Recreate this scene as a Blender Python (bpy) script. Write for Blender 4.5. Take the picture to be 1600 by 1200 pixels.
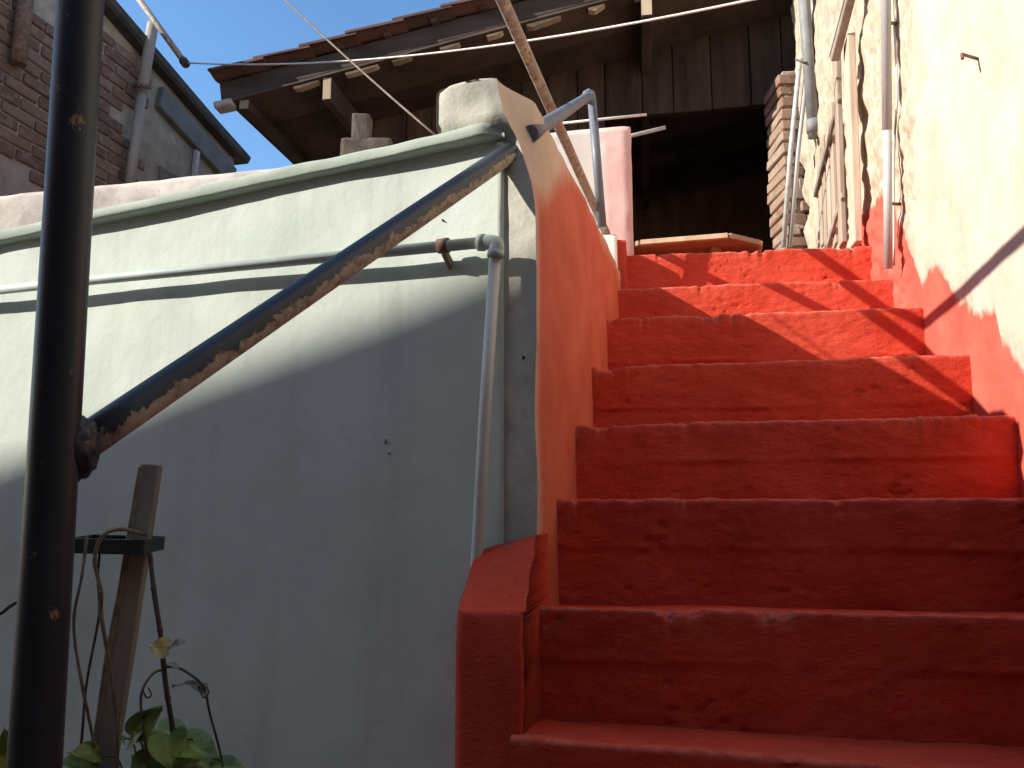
import bpy, bmesh, math, random
from mathutils import Vector, Matrix, noise
R = math.radians
for o in list(bpy.data.objects): bpy.data.objects.remove(o)
sc = bpy.context.scene
col = sc.collection
random.seed(7)

# ------------------------------------------------------------------ camera, sky, sun, exposure
EYE = 1.35
F = 1200.0
PITCH = math.atan(175 / F)
cam_d = bpy.data.cameras.new('camera'); cam = bpy.data.objects.new('camera', cam_d); col.objects.link(cam)
cam_d.sensor_width = 36; cam_d.lens = 36 * F / 1600; cam_d.clip_start = 0.02; cam_d.clip_end = 2000
cam.location = (0, 0, EYE); cam.rotation_euler = (math.pi / 2 + PITCH, 0, 0)
sc.camera = cam
SUN_AZ, SUN_EL = R(77.0), R(29.2)          # the way the rays travel, turned from +Y to +X
SD = Vector((math.sin(SUN_AZ) * math.cos(SUN_EL), math.cos(SUN_AZ) * math.cos(SUN_EL), -math.sin(SUN_EL)))
world = bpy.data.worlds.new('World'); sc.world = world; world.use_nodes = True
wn = world.node_tree; bg = wn.nodes['Background']
sky = wn.nodes.new('ShaderNodeTexSky'); sky.sky_type = 'NISHITA'; sky.sun_disc = False
sky.sun_elevation = SUN_EL; sky.sun_rotation = SUN_AZ + math.pi
sky.air_density = 1.0; sky.dust_density = 0.5; sky.ozone_density = 1.0; sky.altitude = 300
hs_ = wn.nodes.new('ShaderNodeHueSaturation'); hs_.inputs['Saturation'].default_value = 1.22
wn.links.new(sky.outputs[0], hs_.inputs['Color']); wn.links.new(hs_.outputs[0], bg.inputs[0]); bg.inputs[1].default_value = 0.15
sun_d = bpy.data.lights.new('sun', 'SUN'); sun_d.energy = 5.0; sun_d.angle = R(0.5); sun_d.color = (1.0, 0.93, 0.82)
sun = bpy.data.objects.new('sun', sun_d); col.objects.link(sun)
sun.rotation_euler = SD.to_track_quat('-Z', 'Y').to_euler(); sun.location = (-8, -2, 9)
vs = sc.view_settings; vs.view_transform = 'Standard'; vs.look = 'None'; vs.gamma = 1.0; vs.use_curve_mapping = False
vs.exposure = 0.80

# ------------------------------------------------------------------ helpers
def U(px, py, d):
    """the place at forward distance d that the photograph shows at (px, py)"""
    a = (px - 800) / F; b = (600 - py) / F
    c, s = math.cos(PITCH), math.sin(PITCH)
    v = Vector((a, c - b * s, s + b * c))
    v *= d / v.y
    return Vector((v.x, v.y, v.z + EYE))
def fbm(p, o=3):
    a = 0.0; w = 0.5; q = Vector(p)
    for _ in range(o):
        a += w * noise.noise(q); q = q * 2.03 + Vector((3.1, 1.7, 5.3)); w *= 0.5
    return a
def sst(a, b, x):
    t = max(0.0, min(1.0, (x - a) / (b - a))); return t * t * (3 - 2 * t)
def tag(o, label=None, cat=None, group=None, kind=None):
    if label: o['label'] = label
    if cat: o['category'] = cat
    if group: o['group'] = group
    if kind: o['kind'] = kind
    return o
def thing(name, label, cat, loc=(0, 0, 0), group=None):
    o = bpy.data.objects.new(name, None); col.objects.link(o); o.location = loc; o.empty_display_size = 0.1
    return tag(o, label, cat, group)
def mesh_obj(name, verts, faces, mat, parent=None, smooth=False, attrs=None):
    me = bpy.data.meshes.new(name); me.from_pydata([tuple(v) for v in verts], [], faces)
    if attrs:
        for k, vals in attrs.items():
            at = me.attributes.new(k, 'FLOAT', 'POINT'); at.data.foreach_set('value', vals)
    if smooth: me.polygons.foreach_set('use_smooth', [True] * len(me.polygons))
    me.update()
    o = bpy.data.objects.new(name, me); col.objects.link(o)
    if mat: me.materials.append(mat)
    if parent:
        o.parent = parent
        o.matrix_parent_inverse = Matrix.Identity(4)
        # geometry is written in world coordinates: bring it into the parent's frame
        wp = world_loc(parent)
        if wp.length > 0: me.transform(Matrix.Translation(-wp))
    return o
def world_loc(o):
    v = Vector((0, 0, 0))
    while o: v += Vector(o.location); o = o.parent
    return v
def grid_faces(nu, nv, off=0, closed_u=False):
    f = []
    for i in range(nu - 1 + (1 if closed_u else 0)):
        for j in range(nv - 1):
            a = off + i * nv + j; b = off + ((i + 1) % nu) * nv + j
            f.append((a, b, b + 1, a + 1))
    return f
def tube(name, pts, rad, mat, parent=None, seg=14, cap=True, wob=0.0, smooth_path=False):
    pts = [Vector(p) for p in pts]
    if smooth_path and len(pts) > 2:
        q = []
        for i in range(len(pts) - 1):
            p0 = pts[max(i - 1, 0)]; p1 = pts[i]; p2 = pts[i + 1]; p3 = pts[min(i + 2, len(pts) - 1)]
            for k in range(6):
                t = k / 6
                q.append(0.5 * ((2 * p1) + (p2 - p0) * t + (2 * p0 - 5 * p1 + 4 * p2 - p3) * t * t + (3 * p1 - p0 - 3 * p2 + p3) * t ** 3))
        q.append(pts[-1]); pts = q
    n = len(pts); rr = rad if isinstance(rad, (list, tuple)) else [rad] * n
    if len(rr) != n: rr = [rr[0] + (rr[-1] - rr[0]) * i / (n - 1) for i in range(n)]
    vs_, ua = [], []
    prev = None
    for i, p in enumerate(pts):
        t = (pts[min(i + 1, n - 1)] - pts[max(i - 1, 0)]).normalized()
        ref = prev if prev else (Vector((0, 0, 1)) if abs(t.z) < .9 else Vector((0, 1, 0)))
        x = (ref - t * ref.dot(t)).normalized(); prev = x; y = t.cross(x)
        for k in range(seg):
            a = 2 * math.pi * k / seg; nn = x * math.cos(a) + y * math.sin(a)
            r_ = rr[i] * (1 + wob * noise.noise((p + nn * .05) * 14))
            vs_.append(p + nn * r_); ua.append(-nn.z)
    fs = []
    for i in range(n - 1):
        for k in range(seg):
            a = i * seg + k; b = i * seg + (k + 1) % seg
            fs.append((a, b, b + seg, a + seg))
    if cap: fs.append(tuple(range(seg))[::-1]); fs.append(tuple((n - 1) * seg + k for k in range(seg)))
    o = mesh_obj(name, vs_, fs, mat, parent, False, {'under': ua})
    o.data.polygons.foreach_set('use_smooth', [len(p.vertices) == 4 for p in o.data.polygons])
    return o
def bevel_box(name, size, mat, parent=None, bev=0.004, loc=(0, 0, 0), axes=None, jit=0.0, seg=2, cuts=0):
    bm = bmesh.new(); bmesh.ops.create_cube(bm, size=1.0)
    bmesh.ops.scale(bm, vec=size, verts=bm.verts)
    if bev: bmesh.ops.bevel(bm, geom=bm.edges[:], offset=bev, segments=seg, affect='EDGES', profile=.6)
    if cuts: bmesh.ops.subdivide_edges(bm, edges=[e for e in bm.edges if e.calc_length() > max(size) * .5], cuts=cuts, use_grid_fill=True)
    M = Matrix.Identity(3)
    if axes: M = Matrix((axes[0], axes[1], axes[2])).transposed()
    off = random.random() * 50
    vs_ = []
    for v in bm.verts:
        q = v.co.copy()
        if jit: q += Vector((noise.noise(q * 9 + Vector((off, 0, 0))), noise.noise(q * 9 + Vector((0, off, 0))), noise.noise(q * 9 + Vector((0, 0, off))))) * jit
        vs_.append(M @ q + Vector(loc))
    fs = [[v.index for v in f.verts] for f in bm.faces]
    bm.free()
    return mesh_obj(name, vs_, fs, mat, parent)
def beam(name, a, b, w, h, mat, parent=None, up=Vector((0, 0, 1)), bev=0.003, jit=0.0, cuts=0):
    """a box from a to b, w wide across, h high"""
    a = Vector(a); b = Vector(b); x = (b - a).normalized()
    y = up.cross(x).normalized(); z = x.cross(y)
    return bevel_box(name, ((b - a).length, w, h), mat, parent, bev, (a + b) / 2, (x, y, z), jit, 1, cuts)

# ------------------------------------------------------------------ materials
def new_mat(name):
    m = bpy.data.materials.new(name); m.use_nodes = True
    nt = m.node_tree; b = nt.nodes['Principled BSDF']
    return m, nt, b
class NT:
    def __init__(s, nt): s.nt = nt; s.l = nt.links.new
    def n(s, t, **kw):
        x = s.nt.nodes.new('ShaderNode' + t)
        for k, v in kw.items(): setattr(x, k, v)
        return x
    def coord(s): return s.n('NewGeometry').outputs['Position']
    def noise(s, scale, detail=4, rough=.55, vec=None, stretch=None, dist=0.0):
        v = vec or s.coord()
        if stretch:
            mp = s.n('Mapping'); mp.inputs['Scale'].default_value = stretch; s.l(v, mp.inputs['Vector']); v = mp.outputs[0]
        x = s.n('TexNoise'); x.inputs['Scale'].default_value = scale; x.inputs['Detail'].default_value = detail
        x.inputs['Roughness'].default_value = rough; x.inputs['Distortion'].default_value = dist
        s.l(v, x.inputs['Vector']); return x.outputs['Fac']
    def ramp(s, fac, stops):
        x = s.n('ValToRGB'); e = x.color_ramp.elements
        e[0].position, e[0].color = stops[0][0], c4(stops[0][1]); e[1].position, e[1].color = stops[-1][0], c4(stops[-1][1])
        for p, c in stops[1:-1]:
            k = e.new(p); k.color = c4(c)
        s.l(fac, x.inputs[0]); return x.outputs[0]
    def mix(s, fac, a, b, mode='MIX'):
        x = s.n('Mix', data_type='RGBA', blend_type=mode)
        if isinstance(fac, (int, float)): x.inputs[0].default_value = fac
        else: s.l(fac, x.inputs[0])
        for i, c in ((6, a), (7, b)):
            if isinstance(c, tuple): x.inputs[i].default_value = c4(c)
            else: s.l(c, x.inputs[i])
        return x.outputs[2]
    def math(s, op, a, b=0.0):
        x = s.n('Math', operation=op)
        for i, c in ((0, a), (1, b)):
            if isinstance(c, (int, float)): x.inputs[i].default_value = c
            else: s.l(c, x.inputs[i])
        return x.outputs[0]
    def attr(s, name):
        x = s.n('Attribute'); x.attribute_name = name; return x.outputs['Fac']
    def bump(s, h, strength, dist, b, prev=None):
        x = s.n('Bump'); x.inputs['Strength'].default_value = strength; x.inputs['Distance'].default_value = dist
        s.l(h, x.inputs['Height'])
        if prev: s.l(prev, x.inputs['Normal'])
        s.l(x.outputs[0], b.inputs['Normal']); return x.outputs[0]
def c4(c):
    if isinstance(c, (int, float)): c = (c, c, c)
    return (c[0], c[1], c[2], 1) if len(c) == 3 else c
def surf_mat(name, cols, scale=6, rough=.8, bump=.3, bscale=40, bdist=.004, spec=.3, stain=None, stretch=None):
    """cols: three tones from dark to light, spread by noise; fine relief from a second noise"""
    m, nt, b = new_mat(name); t = NT(nt)
    c = t.ramp(t.noise(scale, 6, .62, stretch=stretch), [(.3, cols[0]), (.5, cols[1]), (.7, cols[2])])
    if stain:
        s_ = t.ramp(t.noise(stain[1], 5, .6, dist=.6), [(stain[2], 0.0), (stain[2] + .12, 1.0)])
        c = t.mix(t.math('MULTIPLY', s_, stain[3]), c, stain[0])
    t.l(c, b.inputs['Base Color'])
    t.l(t.ramp(t.noise(scale * 2.3, 3), [(.3, max(rough - .12, .05)), (.7, min(rough + .1, 1))]), b.inputs['Roughness'])
    b.inputs['Specular IOR Level'].default_value = spec
    p = t.bump(t.noise(bscale, 5, .6, stretch=stretch), bump, bdist, b)
    t.bump(t.noise(bscale * 5, 3, .6, stretch=stretch), bump * .6, bdist * .3, b, p)
    return m
RED = [(.44, .042, .020), (.53, .056, .028), (.60, .076, .042)]
def red_mat(name='red_step_paint'):
    m, nt, b = new_mat(name); t = NT(nt)
    c = t.ramp(t.noise(7, 6, .6), [(.3, RED[0]), (.5, RED[1]), (.72, RED[2])])
    c = t.mix(t.math('MULTIPLY', t.ramp(t.noise(2.3, 4, .6), [(.45, 0.0), (.7, 1.0)]), .35), c, (.58, .105, .070))
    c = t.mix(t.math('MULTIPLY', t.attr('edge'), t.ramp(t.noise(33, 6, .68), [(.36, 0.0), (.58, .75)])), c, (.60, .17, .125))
    # scuffed, greyed patches and dark grime that stays where shoes hit
    g = t.ramp(t.noise(5.5, 7, .7, dist=.8), [(.60, 0.0), (.70, 1.0)])
    c = t.mix(t.math('MULTIPLY', g, .22), c, (.22, .045, .03))
    w = t.math('MULTIPLY', t.attr('wear'), t.ramp(t.noise(26, 6, .7), [(.42, 0.0), (.6, 1.0)]))
    c = t.mix(t.math('MULTIPLY', w, .75), c, (.10, .045, .035))
    # flakes knocked off the arris down to grey concrete, and pale dust ground into the relief
    fl = t.math('MULTIPLY', t.ramp(t.attr('wear'), [(.10, 0.0), (.3, 1.0)]), t.ramp(t.noise(75, 5, .7), [(.57, 0.0), (.61, 1.0)]))
    c = t.mix(t.math('MULTIPLY', fl, .8), c, (.30, .20, .165))
    du = t.math('MULTIPLY', t.ramp(t.noise(90, 5, .7, stretch=(1, 1, 2.5)), [(.52, 0.0), (.68, 1.0)]), t.ramp(t.noise(3.1, 3), [(.4, .1), (.65, .55)]))
    c = t.mix(du, c, (.62, .15, .105))
    t.l(c, b.inputs['Base Color'])
    t.l(t.ramp(t.noise(11, 4), [(.3, .66), (.7, .88)]), b.inputs['Roughness'])
    b.inputs['Specular IOR Level'].default_value = .10
    p = t.bump(t.noise(38, 7, .7, stretch=(1, 1, 2.0)), .75, .007, b)
    t.bump(t.noise(150, 5, .65), .6, .0022, b, p)
    return m
def paint_edge_mat(name, under, paint, namp=.05, nscale=14, soft=.02, ubump=.5, ubscale=24, ubdist=.008, sandy=False):
    """two coats on one wall: 'under' plaster, 'paint' below an uneven brushed edge (attribute sd, metres)"""
    m, nt, b = new_mat(name); t = NT(nt)
    cu = t.ramp(t.noise(5, 6, .6), [(.3, under[0]), (.5, under[1]), (.7, under[2])])
    if sandy:
        sc_ = t.ramp(t.noise(19, 7, .68), [(.32, (.34, .27, .19)), (.5, (.48, .40, .30)), (.68, (.62, .54, .43))])
        k_ = t.math('ADD', t.attr('rough'), t.math('MULTIPLY', t.math('SUBTRACT', t.noise(7, 5, .6), .5), .9))
        cu = t.mix(t.ramp(k_, [(.35, 0.0), (.6, 1.0)]), cu, sc_)
    cp = t.ramp(t.noise(6, 5, .6), [(.3, paint[0]), (.5, paint[1]), (.7, paint[2])])
    n1 = t.math('SUBTRACT', t.noise(nscale, 6, .68, dist=.4), .5)
    n2 = t.math('SUBTRACT', t.noise(nscale * .4, 3, .5, stretch=(1, 1, .35)), .5)
    sd = t.math('ADD', t.attr('sd'), t.math('ADD', t.math('MULTIPLY', n1, namp * 2), t.math('MULTIPLY', n2, namp * 3)))
    f1 = t.ramp(t.math('ADD', t.math('MULTIPLY', sd, 1.0 / soft), .5), [(0.0, 0.0), (1.0, 1.0)])
    # thin first coat: the brush ran dry a little above the edge
    f2 = t.math('MULTIPLY', t.ramp(t.math('ADD', t.math('MULTIPLY', sd, 7.0), .75), [(0.0, 0.0), (1.0, 1.0)]), .42)
    c = t.mix(t.math('MULTIPLY', f2, t.ramp(t.noise(50, 4, .6, stretch=(1, 1, .3)), [(.4, .2), (.6, 1.0)])), cu, tuple(x * .9 + .05 for x in paint[2]))
    c = t.mix(f1, c, cp)
    t.l(c, b.inputs['Base Color']); b.inputs['Roughness'].default_value = .75
    b.inputs['Specular IOR Level'].default_value = .2
    p = t.bump(t.noise(ubscale, 6, .62), ubump, ubdist, b)
    t.bump(t.noise(130, 3), .3, .001, b, p)
    return m
def pipe_mat(name, paint, bare, rust, peel=.5, under_bias=.0, rough=.35):
    m, nt, b = new_mat(name); t = NT(nt)
    k = t.math('ADD', t.noise(24, 7, .68, dist=.7), t.math('MULTIPLY', t.attr('under'), under_bias))
    f = t.ramp(k, [(peel, 0.0), (peel + .035, 1.0)])
    cp = t.ramp(t.noise(18, 4), [(.3, tuple(x * .7 for x in paint)), (.7, paint)])
    cb = t.ramp(t.noise(60, 6, .65), [(.38, rust), (.55, bare)])
    t.l(t.mix(f, cp, cb), b.inputs['Base Color'])
    t.l(t.mix(f, (rough,) * 3, (.85,) * 3), b.inputs['Roughness'])
    b.inputs['Specular IOR Level'].default_value = .4
    inv = t.math('SUBTRACT', 1.0, f)
    p = t.bump(inv, .6, .0012, b)
    t.bump(t.noise(120, 4), .25, .001, b, p)
    return m
def wood_mat(name, cols, scale=9, axis=(1, 1, .12), rough=.8, bump=.4):
    m, nt, b = new_mat(name); t = NT(nt)
    g = t.noise(scale, 7, .65, stretch=axis, dist=.3)
    c = t.ramp(g, [(.3, cols[0]), (.5, cols[1]), (.72, cols[2])])
    oi = t.n('ObjectInfo')
    v = t.ramp(oi.outputs['Random'], [(0.0, .62), (1.0, 1.25)])
    t.l(t.mix(1.0, c, v, 'MULTIPLY'), b.inputs['Base Color'])
    b.inputs['Roughness'].default_value = rough; b.inputs['Specular IOR Level'].default_value = .2
    t.bump(t.noise(scale * 4, 6, .6, stretch=axis), bump, .003, b)
    return m
def brick_mat(name, cols, mortar_smear):
    m, nt, b = new_mat(name); t = NT(nt)
    oi = t.n('ObjectInfo')
    c = t.ramp(oi.outputs['Random'], [(0.0, cols[0]), (.5, cols[1]), (1.0, cols[2])])
    c = t.mix(t.ramp(t.noise(14, 6, .65), [(.5, 0.0), (.72, .8)]), c, mortar_smear)
    c = t.mix(.5, c, t.ramp(t.noise(60, 5), [(.3, .5), (.7, 1.0)]), 'MULTIPLY')
    t.l(c, b.inputs['Base Color']); b.inputs['Roughness'].default_value = .9
    t.bump(t.noise(70, 5, .65), .6, .004, b)
    return m

M_red = red_mat()
M_green = surf_mat('pale_green_limewash', [(.45, .505, .45), (.51, .56, .505), (.555, .60, .545)], 3.2, .85, .30, 30, .005, .15, stain=((.42, .45, .41), 4, .58, .4))
def add_streaks(m, colr, amt):
    t = NT(m.node_tree); b = m.node_tree.nodes['Principled BSDF']
    old = b.inputs['Base Color'].links[0].from_socket
    k_ = t.ramp(t.noise(9, 6, .65, stretch=(1, 1, .07)), [(.54, 0.0), (.72, 1.0)])
    c = t.mix(t.math('MULTIPLY', k_, amt), old, colr)
    v = t.n('TexVoronoi', feature='DISTANCE_TO_EDGE'); v.inputs['Scale'].default_value = 1.9
    mp = t.n('VectorMath', operation='ADD'); nz = t.n('TexNoise'); nz.inputs['Scale'].default_value = 5; nz.inputs['Detail'].default_value = 6
    t.l(t.coord(), nz.inputs['Vector']); sc_ = t.n('VectorMath', operation='SCALE'); sc_.inputs['Scale'].default_value = .35
    t.l(nz.outputs['Color'], sc_.inputs[0]); t.l(t.coord(), mp.inputs[0]); t.l(sc_.outputs[0], mp.inputs[1]); t.l(mp.outputs[0], v.inputs['Vector'])
    cr = t.math('MULTIPLY', t.ramp(v.outputs['Distance'], [(.0, 1.0), (.0045, 0.0)]), t.ramp(t.noise(1.7, 2), [(.55, 0.0), (.63, .30)]))
    c = t.mix(cr, c, tuple(x * .45 for x in colr))
    t.l(c, b.inputs['Base Color'])
add_streaks(M_green, (.36, .38, .34), .38)
M_greencap = surf_mat('pale_green_cap_paint', [(.27, .325, .275), (.325, .38, .325), (.38, .43, .375)], 5, .8, .35, 30, .004, .15)
M_cement = surf_mat('old_cement_render', [(.33, .32, .28), (.43, .42, .36), (.53, .51, .44)], 9, .9, .5, 30, .006, .15, stain=((.18, .18, .16), 7, .58, .6))
M_stub = surf_mat('shade_dark_cement', [(.10, .085, .07), (.15, .13, .105), (.20, .175, .145)], 9, .9, .5, 30, .006, .15)  # cement copy with the shade under the eaves put into its colour
M_kerb = surf_mat('mottled_kerb_concrete', [(.38, .33, .30), (.52, .46, .42), (.66, .60, .54)], 11, .92, .45, 34, .005, .1, stain=((.25, .21, .2), 16, .6, .7))
M_inner = paint_edge_mat('red_over_sand_render', [(.50, .39, .30), (.58, .46, .36), (.66, .54, .44)], [(.48, .098, .052), (.55, .125, .070), (.60, .16, .098)], .028, 9, .07, .45, 30, .004)
M_right = paint_edge_mat('cream_wall_with_red_skirt', [(.47, .41, .315), (.55, .485, .385), (.60, .54, .445)], [(.48, .085, .058), (.54, .105, .072), (.58, .135, .095)], .034, 13, .02, .6, 22, .008, True)
M_pink = paint_edge_mat('pink_washed_pillar', [(.52, .48, .44), (.60, .55, .50), (.68, .62, .57)], [(.60, .36, .32), (.66, .42, .38), (.70, .48, .44)], .02, 12, .08, .4, 24, .004)
M_ground = surf_mat('courtyard_cement', [(.22, .135, .095), (.28, .175, .125), (.34, .215, .155)], 3, .9, .5, 40, .006, .2)
M_post = pipe_mat('dark_blue_black_enamel', (.017, .021, .032), (.36, .24, .15), (.18, .055, .025), .64, .0, .46)
M_brace = pipe_mat('dark_enamel_worn_below', (.055, .065, .085), (.44, .385, .30), (.24, .19, .14), .50, .46, .45)
M_rail = pipe_mat('brown_flaking_pipe', (.30, .25, .20), (.46, .37, .27), (.11, .065, .04), .50, .0, .6)
M_strut = pipe_mat('grey_painted_pipe', (.17, .19, .23), (.33, .30, .26), (.14, .09, .06), .66, .1, .45)
M_dpipe = surf_mat('green_painted_pipe', [(.40, .47, .44), (.46, .53, .50), (.52, .58, .54)], 12, .55, .12, 40, .002, .35)
M_vpipe = surf_mat('dirty_white_pipe', [(.42, .45, .42), (.56, .57, .52), (.66, .66, .60)], 9, .5, .12, 40, .002, .35, stretch=(1, 1, .2))
M_bpipe = surf_mat('sooty_beige_pipe', [(.24, .19, .155), (.34, .28, .235), (.42, .36, .31)], 7, .7, .2, 40, .002, .25, stretch=(1, 1, .3))
M_clamp = surf_mat('rusty_clamp', [(.10, .06, .04), (.18, .11, .08), (.26, .18, .14)], 40, .8, .4, 90, .002)
M_gpipe = surf_mat('grey_plastic_pipe', [(.34, .34, .34), (.42, .42, .42), (.50, .49, .47)], 7, .5, .12, 40, .002, .35, stretch=(1, 1, .2))
M_dgpipe = surf_mat('dark_grey_pipe', [(.15, .15, .155), (.20, .20, .205), (.26, .255, .25)], 7, .6, .12, 40, .002, .3)
M_steel = surf_mat('galvanised_conduit', [(.30, .30, .30), (.44, .43, .42), (.55, .54, .52)], 30, .45, .1, 60, .001, .5)
M_plank = wood_mat('dark_weathered_planks', [(.040, .023, .017), (.078, .047, .034), (.125, .078, .058)])
M_dark = wood_mat('dark_timber', [(.020, .013, .010), (.035, .023, .017), (.055, .037, .028)])  # very dark brown, for the lintel and the room's side walls
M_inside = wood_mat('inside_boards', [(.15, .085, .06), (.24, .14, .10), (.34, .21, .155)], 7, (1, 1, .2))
M_deck = wood_mat('roof_boards', [(.05, .032, .024), (.085, .058, .045), (.12, .085, .068)], axis=(.3, .3, 1))
M_pale = wood_mat('pale_sawn_timber', [(.34, .25, .16), (.46, .35, .23), (.56, .44, .31)], 14)
M_table = wood_mat('table_top_timber', [(.20, .105, .05), (.28, .155, .075), (.36, .21, .11)], 10, (.15, 1, 1))
M_gate = wood_mat('sun_bleached_slats', [(.36, .28, .21), (.46, .37, .29), (.55, .45, .36)], 16)
M_stake = wood_mat('grey_stake', [(.20, .17, .14), (.29, .25, .205), (.38, .33, .28)], 16)
M_tile = brick_mat('clay_roof_tile', [(.09, .045, .038), (.14, .062, .048), (.115, .07, .058)], (.10, .075, .065))
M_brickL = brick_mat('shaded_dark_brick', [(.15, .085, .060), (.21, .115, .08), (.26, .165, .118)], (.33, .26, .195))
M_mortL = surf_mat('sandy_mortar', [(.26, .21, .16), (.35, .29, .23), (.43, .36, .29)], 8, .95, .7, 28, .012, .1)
M_brickR = brick_mat('pale_old_brick', [(.24, .135, .09), (.31, .19, .135), (.36, .25, .185)], (.44, .37, .30))
M_mortR = surf_mat('pale_mortar', [(.30, .25, .20), (.38, .32, .26), (.46, .39, .32)], 10, .95, .8, 26, .012, .1)
M_panel = surf_mat('grey_render_panel', [(.13, .122, .110), (.17, .160, .145), (.21, .198, .18)], 4, .9, .3, 30, .003)
M_coping = surf_mat('dark_coping', [(.045, .040, .038), (.07, .062, .056), (.10, .088, .078)], 7, .9, .4, 40, .004)
M_line = surf_mat('white_clothes_line', [(.6, .57, .53), (.7, .68, .64), (.78, .76, .72)], 30, .7, .1, 60, .001)
M_wire = surf_mat('brown_wire', [(.14, .10, .08), (.19, .14, .11), (.24, .18, .15)], 30, .7, .1, 60, .001)
M_tray = surf_mat('black_plastic_tray', [(.012, .018, .022), (.02, .028, .034), (.035, .045, .052)], 12, .4, .15, 60, .001, .5)
M_vine = surf_mat('dry_vine', [(.10, .075, .05), (.17, .13, .09), (.24, .19, .14)], 40, .85, .3, 90, .001)
M_twig = surf_mat('dark_vine', [(.04, .035, .025), (.07, .055, .04), (.10, .08, .06)], 40, .85, .3, 90, .001)
def leaf_mat(name, a, b_, vein):
    m, nt, b = new_mat(name); t = NT(nt)
    c = t.mix(t.ramp(t.noise(22, 5, .6), [(.4, 0.0), (.62, 1.0)]), a, b_)
    c = t.mix(t.math('MULTIPLY', t.attr('vein'), .7), c, vein)
    t.l(c, b.inputs['Base Color']); b.inputs['Roughness'].default_value = .42
    b.inputs['Subsurface Weight'].default_value = 0.0
    return m
M_leaf = leaf_mat('green_pothos_leaf', (.06, .14, .02), (.19, .27, .035), (.34, .37, .09))
M_yleaf = leaf_mat('yellow_dry_leaf', (.60, .52, .22), (.68, .62, .32), (.5, .42, .2))
M_gleaf = leaf_mat('withered_leaf', (.20, .19, .14), (.28, .26, .19), (.2, .17, .12))
M_house = surf_mat('neighbour_render', [(.40, .26, .17), (.46, .30, .20), (.52, .35, .24)], 2, .9, .3, 20, .004)  # warm tint chosen for the fill light it bounces

# ------------------------------------------------------------------ lines of the place
LM, LB = 0.259, -0.3437            # stair side of the terrace wall: X = LM*Y + LB
RM, RB = 0.2309, 0.770             # face of the tall wall on the right
def XL(y): return LM * y + LB
def XR(y): return RM * y + RB
CORNER = Vector((XL(1.51), 1.51, 0))
WT = Vector((-.932, .362, 0)).normalized()       # the green wall runs away to the left along this
WN = Vector((-WT.y, WT.x, 0)); WN = WN if WN.y < 0 else -WN     # towards the courtyard
def on_wall(px, py, off=0.0):
    a = U(px, py, 1.0) - Vector((0, 0, EYE)); o = Vector((0, 0, EYE))
    p0 = CORNER + WN * off
    t = (p0 - o).dot(WN) / a.dot(WN)
    return o + a * t
def on_right(px, py, off=0.0):
    a = U(px, py, 1.0) - Vector((0, 0, EYE))
    t = (RB - off) / (a.x - RM * a.y)
    return Vector((0, 0, EYE)) + a * t
TR = Vector((.986, -.168, 0)).normalized()       # across the stair and the wooden house
DP = Vector((.168, .986, 0)).normalized()        # away from the courtyard

# ------------------------------------------------------------------ ground
g = mesh_obj('ground', [(-150, -150, 0), (150, -150, 0), (150, 150, 0), (-150, 150, 0)], [(0, 1, 2, 3)], M_ground)
tag(g, 'cement floor of the courtyard', 'ground', kind='structure')

# ------------------------------------------------------------------ staircase
stair = thing('staircase', 'red painted concrete staircase with worn chipped steps rising between two walls', 'staircase', (0.6, 1.2, 0))
# left end, right end of each nosing (pixel, pixel, distance), tread back droop, ledge height fraction
ST = [((760, 1475, 1.04), (1600, 1540, .94), .0, 0),
      ((797, 1153, 1.29), (1600, 1214, 1.165), .028, .55),
      ((832, 948, 1.49), (1600, 963, 1.385), .026, .62),
      ((880, 780, 1.72), (1600, 779, 1.60), .006, .60),
      ((905, 665, 1.95), (1530, 649, 1.81), .0, .58),
      ((930, 573, 2.22), (1480, 554, 2.07), .0, .45),
      ((948, 497, 2.60), (1440, 479, 2.42), .0, .40),
      ((962, 452, 2.93), (1393, 434, 2.74), .0, .45),
      ((974, 399, 3.20), (1358, 384, 3.01), .0, .35)]
ends = []
for k, (a, b, dr, lf) in enumerate(ST):
    A = U(*a); B = U(*b); v = B - A
    # run on into the wall on the right
    t = (RM * A.y + RB - A.x) / (v.x - RM * v.y); B2 = A + v * (t + .025)
    if k >= 2:
        t2 = (LM * A.y + LB - A.x) / (v.x - LM * v.y); A2 = A + v * (t2 - .02)
    else: A2 = A
    ends.append((A2, B2, dr, lf))
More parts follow.
